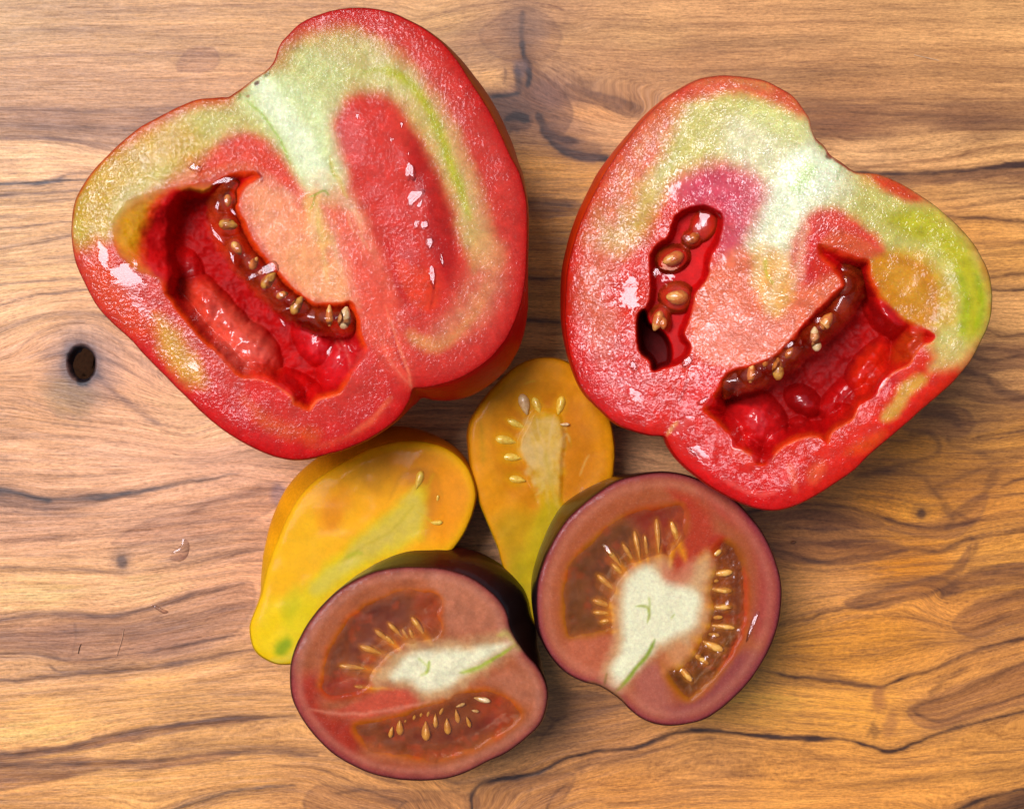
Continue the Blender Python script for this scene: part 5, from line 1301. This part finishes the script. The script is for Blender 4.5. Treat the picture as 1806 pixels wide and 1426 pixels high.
def tomato_purple_right():
    out = [(950,1106),(946,1066),(948,1029),(958,992),(975,955),(996,921),(1022,894),(1055,868),(1088,848),(1122,838),(1156,833),(1189,834),(1223,842),(1257,857),(1290,877),(1317,904),(1344,938),(1364,978),(1376,1019),(1378,1052),(1373,1096),(1358,1140),(1334,1184),(1307,1217),(1273,1248),(1240,1268),(1206,1277),(1169,1278),(1135,1268),(1112,1251),(1095,1234),(1075,1219),(1055,1208),(1031,1202),(1001,1187),(977,1163),(960,1136)]
    T = Half("tomato_half", "small round purple skinned tomato half at the lower right, its stem notch pointing down",
             out, (1160, 1050), 215, (.0, .02), [(0,0),(90,0),(130,0),(165,8),(180,12),(200,14),(225,22),(240,14),(255,5),(270,0)], 560, 120, 14)
    P = T.P; e = T.edge; p = Paint(P, (172, 100, 80), 700)
    p.poly([(1180,860),(1230,880),(1260,930),(1240,980),(1190,1040),(1170,1020),(1200,960),(1215,920),(1190,880)], (182,76,70), 14, .85)
    p.poly([(1230,860),(1290,890),(1330,940),(1300,930),(1260,900)], (186,80,82), 14, .6)
    p.poly([(1000,1130),(1080,1120),(1100,1150),(1060,1200),(1010,1180)], (196,116,98), 14, .8)
    p.poly([(1120,1180),(1160,1170),(1180,1220),(1180,1260),(1130,1250)], (180,112,106), 14, .8)
    p.poly([(1290,1150),(1340,1160),(1280,1230),(1200,1270),(1180,1250),(1240,1220)], (146,82,90), 18, .8)
    p.poly([(1310,900),(1350,960),(1370,1040),(1360,1110),(1330,1120),(1335,1000)], (166,76,84), 16, .7)
    locs = [[(988,1076),(993,1014),(1014,975),(1055,937),(1105,903),(1156,890),(1196,884),(1211,896),(1214,921),(1205,950),(1188,975),(1181,993),(1169,984),(1156,987),(1124,999),(1103,1020),(1086,1046),(1083,1079),(1087,1108),(1076,1116),(1052,1121),(1002,1126),(992,1103)],
            [(1268,948),(1292,952),(1308,973),(1319,1012),(1321,1062),(1315,1113),(1296,1158),(1257,1205),(1225,1234),(1206,1236),(1181,1211),(1169,1186),(1167,1168),(1190,1172),(1216,1150),(1229,1124),(1241,1106),(1247,1066),(1243,1046),(1251,998),(1254,970)]]
    li, dd = locule_shapes(T, p, locs, 14, (174,106,30), (118,82,22), 16)
    p.poly([(1110,905),(1200,888),(1212,915),(1195,960),(1170,975),(1120,930)], (166,50,10), 14, .7)
    p.poly([(1260,955),(1300,965),(1310,1010),(1300,1100),(1270,1100),(1262,1010)], (128,62,40), 14, .6)
    p.poly([(1040,1000),(1080,955),(1120,940),(1090,980),(1050,1040),(1040,1080)], (92,56,8), 14, .65, 8)
    p.noise((190,86,16), 26, .1, .5, .5, 12, li)
    halos(p, SEEDS_PR); halos(p, SEEDS_PR2)
    p.line([(1312,1000),(1316,1060),(1306,1120),(1270,1180)], (188,66,34), 12, 7, .6)
    p.poly([(1250,960),(1262,940),(1280,945),(1270,975),(1255,1000)], (176,44,36), 6, .6)
    CORE = [(1124,1000),(1156,987),(1170,984),(1179,998),(1187,1018),(1206,1012),(1223,994),(1243,978),(1253,985),(1250,1019),(1243,1046),(1248,1066),(1240,1106),(1223,1130),(1216,1150),(1192,1168),(1176,1148),(1160,1150),(1135,1172),(1110,1200),(1096,1218),(1082,1221),(1067,1211),(1065,1187),(1078,1147),(1083,1123),(1088,1106),(1082,1079),(1086,1046),(1102,1019)]
    p.poly(CORE, (212,172,138), 16, .95, 7, 13)
    p.poly([(1165,995),(1190,1010),(1215,990),(1225,1010),(1185,1060),(1175,1045)], (204,130,112), 10, .7)
    p.poly([(1115,1010),(1150,1000),(1175,1030),(1215,1035),(1235,1060),(1215,1110),(1160,1135),(1110,1190),(1085,1205),(1078,1180),(1100,1130),(1098,1060)], (242,240,216), 12, .95, 5)
    p.poly([(1170,1150),(1200,1130),(1216,1150),(1192,1172),(1170,1190),(1166,1170)], (204,136,104), 9, .7)
    p.line([(1155,1126),(1146,1146),(1130,1168),(1108,1196),(1086,1218)], (140,160,60), 7, 3, .88, 2)
    p.line([(1122,1068),(1140,1070),(1146,1082),(1142,1098)], (166,176,90), 5, 3, .8, 2); p.line([(1144,1080),(1146,1066),(1144,1052)], (180,190,110), 4, 3, .7, 2)
    p.line([(1183,1090),(1190,1082)], (170,180,90), 3, 2, .6, 1)
    p.line([(1070,1186),(1067,1200),(1066,1208)], (110,116,40), 4, 2, .8, 1)
    p.line([(1040,1203),(1064,1213),(1085,1226),(1105,1243)], (200,196,90), 8, 5, .75, 2)
    p.line([(1055,1209),(1075,1222),(1096,1240)], (130,110,50), 2.5, 1.5, .7, 1)
    p.mix(np.exp(-(e / 12) ** 2) * .7, (138, 66, 90))
    p.mix(np.exp(-((e - 20) / 8) ** 2) * .3, (208, 140, 126))
    p.mix(np.exp(-(e / 3.0) ** 2) * .95, (74, 24, 48))
    p.mottle(.14, 5, 9)
    h = -10 * sm(-dd[0] / 34) - 11 * sm(-dd[1] / 30)
    h += 1.5 * fbm(P[:, 0] / 40, P[:, 1] / 40, 73, 2) - 3 * np.exp(-e / 6)
    grit = np.clip(.6 - li, .05, 1); film = np.full(len(P), .2) + .5 * sm((P[:, 0] - 1200) / 60) * sm((1000 - P[:, 1]) / 60)
    T.flesh(p.c, h, grit, np.clip(film, 0, 1), M_SMALL)
    T.skin(ang_cols([(0,(60,20,36)),(90,(50,16,30)),(150,(40,8,12)),(180,(24,10,16)),(200,(44,24,16)),(220,(84,56,14)),(240,(70,40,14)),(270,(60,20,20))]), M_SKIN2)
    g = -1.0 + .5 * fbm(P[:, 0] / 20, P[:, 1] / 20, 6, 2)
    gr = -3 + 1.6 * fbm(P[:, 0] / 11, P[:, 1] / 11, 8, 3)
    T.patch("gel", dd[0] < 3, g, M_GELB); T.patch("gel", dd[1] < 3, gr, M_GELB)
    S = SEEDS_PR
    for x, y, L, w_, a in S: T.seed_at(x, y, L * 1.1, w_ * .85, a, -5.2, M_SEEDP, .75, .34)
    S = [(1258,978,28,15,150),(1271,1010,34,18,175),(1271,1040,34,16,185),(1268,1070,38,16,180),(1272,1104,40,15,185),(1254,1137,38,20,205),(1232,1158,36,14,215),(1206,1184,36,16,230),(1256,1024,20,10,180),(1262,1088,22,10,180),(1256,1118,22,10,190)]
    for x, y, L, w_, a in S: T.seed_at(x, y, L * 1.1, w_ * .85, a, -6.6, M_SEEDP, .75, .36)
    juice_glint(T, [(1063,958),(1072,962),(1080,976),(1074,978),(1066,968)], M_JUICE, (.16, .03), 1)
    juice_glint(T, [(1334,1078),(1340,1077),(1336,1090),(1326,1112),(1320,1126),(1316,1130),(1322,1106),(1328,1088)], M_JUICE, (.16, .03), 2.5)
    return T

# ---- yellow pear-shaped halves
def tomato_yellow_left():
    out = [(441,1112),(444,1092),(461,1049),(471,1004),(490,952),(506,914),(529,875),(561,843),(610,812),(658,789),(706,778),(755,780),(794,794),(822,820),(835,849),(839,875),(832,907),(816,943),(792,972),(750,995),(705,1010),(660,1034),(620,1062),(585,1092),(560,1122),(540,1150),(520,1168),(500,1171),(481,1168),(458,1155),(446,1138)]
    T = Half("tomato_half", "yellow pear-shaped tomato half lying slanted, tucked under the big left tomato",
             out, (650, 935), 150, (.05, .05), [(0,0),(90,0),(120,0),(150,12),(165,26),(180,32),(205,34),(235,34),(262,38),(285,32),(310,14),(330,4)], 520, 110, 15)
    P = T.P; e = T.edge; p = Paint(P, (252, 184, 4), 900)
    p.poly([(440,1120),(480,960),(560,880),(620,900),(600,960),(540,1040),(520,1120),(480,1170)], (244,190,2), 26, .9)
    p.poly([(440,1130),(465,1060),(520,1060),(560,1080),(520,1170),(460,1160)], (242,212,14), 20, .85)
    p.poly([(660,800),(740,785),(820,830),(835,880),(810,940),(770,960),(740,880),(700,840)], (236,156,6), 26, .9)
    p.poly([(640,810),(680,805),(695,840),(665,870),(640,850)], (214,146,10), 12, .5, 8)
    p.poly([(560,890),(600,860),(625,880),(600,930),(565,940)], (232,152,4), 14, .6, 8)
    p.poly([(570,905),(590,880),(606,900),(585,935)], (220,140,8), 8, .5, 5)
    p.line([(560,870),(600,850),(650,830),(690,800)], (230,164,20), 8, 8, .5)
    p.line([(688,880),(700,850),(730,830),(765,835),(780,870)], (192,130,20), 9, 7, .45)
    p.poly([(720,840),(760,835),(772,870),(765,920),(745,950),(740,900)], (190,124,16), 14, .6)
    CORE = [(495,1125),(520,1050),(560,1005),(600,975),(626,948),(674,908),(706,885),(735,855),(752,865),(750,905),(742,945),(700,975),(650,1000),(600,1040),(560,1080),(530,1130),(505,1150)]
    p.poly(CORE, (228,206,70), 14, .9, 6)
    p.poly([(660,930),(706,890),(738,870),(746,900),(735,935),(690,965),(640,985),(600,1000),(620,965)], (212,190,112), 12, .85, 6, 25, .4)
    p.poly([(550,1030),(600,990),(640,985),(600,1020),(560,1050)], (216,204,120), 9, .6)
    p.line([(600,990),(640,965),(690,935),(730,890)], (190,170,60), 4, 4, .5)
    p.line([(610,985),(630,975),(640,978)], (176,184,60), 8, 5, .5)
    p.line([(706,888),(726,868),(736,850)], (226,196,110), 4, 3, .7); p.line([(738,900),(755,915),(766,922)], (220,186,70), 4, 3, .6)
    p.line([(745,870),(757,850),(765,835)], (214,180,60), 4, 4, .5)
    p.poly([(482,1150),(490,1130),(506,1122),(516,1135),(500,1156)], (136,166,14), 9, .85, 4)
    p.spot(512, 1065, 14, 30, 15, (198,196,30), .55, .6)
    p.line([(470,1165),(510,1160),(530,1140)], (206,200,120), 10, 7, .6)
    p.mix(np.exp(-((e - 9) / 5) ** 2) * .25, (240, 196, 50)); p.mix(np.exp(-(e / 2.5) ** 2) * .6, (236, 176, 40))
    p.mottle(.09, 22, 63).mottle(.06, 6, 3)
    h = 1.6 * fbm(P[:, 0] / 50, P[:, 1] / 50, 74, 2) - 4 * np.exp(-e / 7)
    T.flesh(p.c, h, np.full(len(P), .15), np.full(len(P), .12), M_SMALL)
    T.skin(ang_cols([(0,(196,120,10)),(90,(206,170,20)),(140,(220,170,4)),(180,(226,150,4)),(230,(222,146,10)),(270,(204,124,10)),(310,(190,100,8))]), M_SKIN)
    T.seed_at(739, 846, 32, 17, 108, 1, M_SEEDY, .7)
    T.seed_at(770, 921, 20, 10, 180, 0, M_SEEDY, .5)
    T.seed_at(772, 878, 10, 6, 100, 0, M_SEEDY, .5)
    T.seed_at(620, 884, 20, 9, 80, -4, M_SEEDY, .5)
    return T

def tomato_yellow_right():
    out = [(828,790),(827,770),(830,748),(837,733),(856,703),(879,676),(901,654),(923,640),(946,632),(968,631),(993,635),(1020,652),(1046,684),(1064,712),(1076,742),(1082,775),(1083,811),(1079,845),(1064,880),(1040,912),(1012,948),(985,990),(966,1030),(954,1070),(946,1100),(938,1102),(931,1096),(920,1070),(908,1045),(896,1020),(886,995),(878,965),(867,938),(855,908),(841,868),(832,830)]
    T = Half("tomato_half", "golden yellow pear-shaped tomato half standing upright in the middle, showing its row of seeds",
             out, (955, 820), 140, (-.03, .01), [(0,0),(10,6),(90,0),(170,4),(200,7),(240,4),(270,0),(345,4)], 520, 110, 16)
    P = T.P; e = T.edge; p = Paint(P, (230, 158, 8), 1100)
    p.poly([(868,940),(900,900),(980,900),(1040,890),(1000,980),(950,1100),(925,1080)], (196,156,12), 26, .9)
    p.poly([(900,1000),(940,960),(975,980),(955,1060),(940,1100),(915,1060)], (176,160,40), 22, .85)
    LOC = [(870,720),(890,690),(930,672),(990,672),(1040,700),(1066,760),(1070,830),(1045,880),(1010,910),(960,905),(925,890),(885,860),(866,800),(862,760)]
    d = sd(warp(P, 4, 25, 99), C_(LOC), 60)
    p.mix(sm(.5 - d / 12) * .85, (214, 144, 12)); p.mix(sm((-d - 10) / 30) * .55, (200, 126, 8))
    p.mix(np.exp(-((d - 5) / 6) ** 2) * .45 * sm((960 - P[:, 0]) / 60), (214, 150, 30))
    p.line([(846,740),(852,790),(852,820)], (196,150,14), 8, 6, .6)
    CORE = [(930,750),(940,728),(962,722),(984,730),(992,755),(995,782),(990,810),(990,850),(988,880),(996,905),(985,950),(965,1000),(950,1060),(938,1070),(925,1010),(925,960),(945,920),(950,880),(935,850),(930,825),(918,800),(917,775)]
    p.poly(CORE, (214,180,70), 14, .7, 10, 16)
    p.poly([(928,745),(945,732),(980,735),(990,765),(985,810),(975,850),(950,850),(935,830),(922,800),(920,770)], (222,190,140), 12, .7, 16, 16, .9)
    for q in ([(955,745),(960,790),(962,850),(968,920)], [(970,740),(972,800),(978,860)], [(940,760),(950,810),(955,870)], [(985,760),(984,820),(985,880)]): p.line(q, (226,190,120), 5, 5, .5, 6, 14)
    p.poly([(950,900),(985,880),(990,920),(960,990),(945,1040),(930,1020),(935,960)], (190,168,70), 14, .8)
    p.line([(960,790),(965,820),(975,860),(985,900)], (206,176,100), 8, 5, .6)
    for q in ([(945,735),(950,760),(962,790)], [(978,730),(972,760),(966,790)], [(935,755),(945,780),(955,795)], [(928,770),(920,790),(935,815)], [(990,775),(1000,765),(1004,780)]): p.line(q, (224,190,140), 3.5, 2.5, .6, 2)
    for x, y, L, w_, a in ((925,713,36,22,75),(947,715,34,18,70),(988,715,34,18,105),(912,748,38,14,25),(892,776,38,20,12),(902,806,34,19,5),(910,845,34,18,10)):
        p.spot(x, y, L * .6, w_ * .7, a, (224, 164, 24), .7, .5, 3)
    p.line([(945,843),(957,848),(958,860),(945,872)], (222,190,120), 5, 3, .7, 2)
    p.line([(1038,802),(1030,820),(1023,838)], (224,186,120), 3, 2.5, .55, 2); p.line([(925,676),(945,672)], (224,180,90), 3, 2, .6, 2)
    p.line([(1000,760),(1006,775),(1008,790)], (196,150,60), 4, 3, .5, 2)
    p.mix(np.exp(-(e / 5) ** 2) * .3, (200, 120, 10))
    p.mottle(.12, 20, 64).mottle(.08, 6, 3)
    h = -4 * sm(-d / 45) * (1 - sm(.5 - sd(P, C_(CORE), 60) / 10)) + 1.6 * fbm(P[:, 0] / 40, P[:, 1] / 40, 75, 2) - 4 * np.exp(-e / 7)
    T.flesh(p.c, h, np.full(len(P), .15), np.full(len(P), .12), M_SMALL)
    T.skin(ang_cols([(0,(190,96,6)),(90,(176,150,10)),(150,(200,140,8)),(200,(206,116,8)),(240,(204,130,14)),(300,(190,110,8))]), M_SKIN)
    for x, y, L, w_, a, m_, hh in ((925,713,36,22,75,M_SEEDW,-3),(947,715,34,18,70,M_SEEDY,-6),(988,715,34,18,105,M_SEEDY,-5),(912,748,38,14,25,M_SEEDY,-6),(892,776,38,20,12,M_SEEDY,-5),(902,806,34,19,5,M_SEEDY,-6),(910,845,34,18,10,M_SEEDY,-6),(996,748,16,7,180,M_SEEDW,1)):
        T.seed_at(x, y, L, w_, a, hh, m_, .6)
    return T

# ------------------------------------------------------------------ small things on the board
def drops():
    def drop(pts, h, label):
        q = catmull(pts, True, 5); c = q.mean(0); n = len(q); R = 7
        P = [c]; H = [h]
        for r in range(1, R + 1):
            k = r / R
            for p_ in q:
                pp = c + (p_ - c) * k
                P.append(pp); H.append(h * (1 - k ** 2.4) + .05 * h * math.sin(pp[0] * .9) * (1 - k) + .25)
        P = np.array(P); H = np.array(H)
        f = [(0, 1 + (i + 1) % n, 1 + i, 1 + i) for i in range(n)]
        for r in range(R - 1):
            for i in range(n):
                a = 1 + r * n + i; b = 1 + r * n + (i + 1) % n; f.append((a, b, b + n, a + n))
        V = world_pt(P, H); org = world_pt(c[None], np.array([0.]))[0]
        o = tri_mesh("juice_drop", V, np.array(f), M_WATER, None, np.ones((len(V), 3)), {}, org)
        o.location = org
        o["label"] = label; o["category"] = "juice drop"; o["group"] = "clear drops of juice on the board"
    drop([(298,985),(304,972),(318,962),(322,950),(332,954),(334,968),(328,984),(314,990)], 1.8, "largest clear juice drop, on the board left of the yellow pear-shaped half")
    drop([(266,1066),(276,1068),(288,1074),(297,1078),(290,1082),(276,1074)], 1.6, "thin clear juice smear lying below the largest drop on the left")
    drop([(1393,957),(1399,953),(1405,955),(1400,959)], 2.5, "tiny clear juice drop on the board right of the round purple half")
    def fibre(pts, col, label):
        q = catmull(pts, False, 6); V = []; f = []
        for i, p_ in enumerate(q):
            for k in range(5):
                a = 2 * math.pi * k / 5
                t = q[min(i + 1, len(q) - 1)] - q[max(i - 1, 0)]; t /= np.linalg.norm(t); nn = np.array([-t[1], t[0]])
                V.append([*(p_ + nn * .55 * math.cos(a)), 1.0 + .55 * math.sin(a)])
        for i in range(len(q) - 1):
            for k in range(5):
                a = i * 5 + k; b = i * 5 + (k + 1) % 5; f.append((a, b, b + 5, a + 5))
        V = np.array(V); W = world_pt(V[:, :2], V[:, 2]); org = W.mean(0); org[2] = 0
        o = mesh_obj("fibre", W, f, plain_material("fibre_" + str(col[0]), col), None, None, {}, True, org)
        o["label"] = label; o["category"] = "fibre"
    fibre([(218,1108),(216,1122),(211,1140),(206,1156)], (226,176,150), "fine pale hair-like fibre on the board at the lower left")
    fibre([(143,1135),(140,1142),(138,1152)], (60,44,44), "short dark curved fibre left of the pale one on the board")
    fibre([(1612,97),(1630,101),(1656,107)], (236,206,180), "pale straight fibre on the board in the upper right")

build_board()
tomato_left()
tomato_right()
tomato_yellow_left()
tomato_yellow_right()
tomato_purple_left()
tomato_purple_right()
drops()
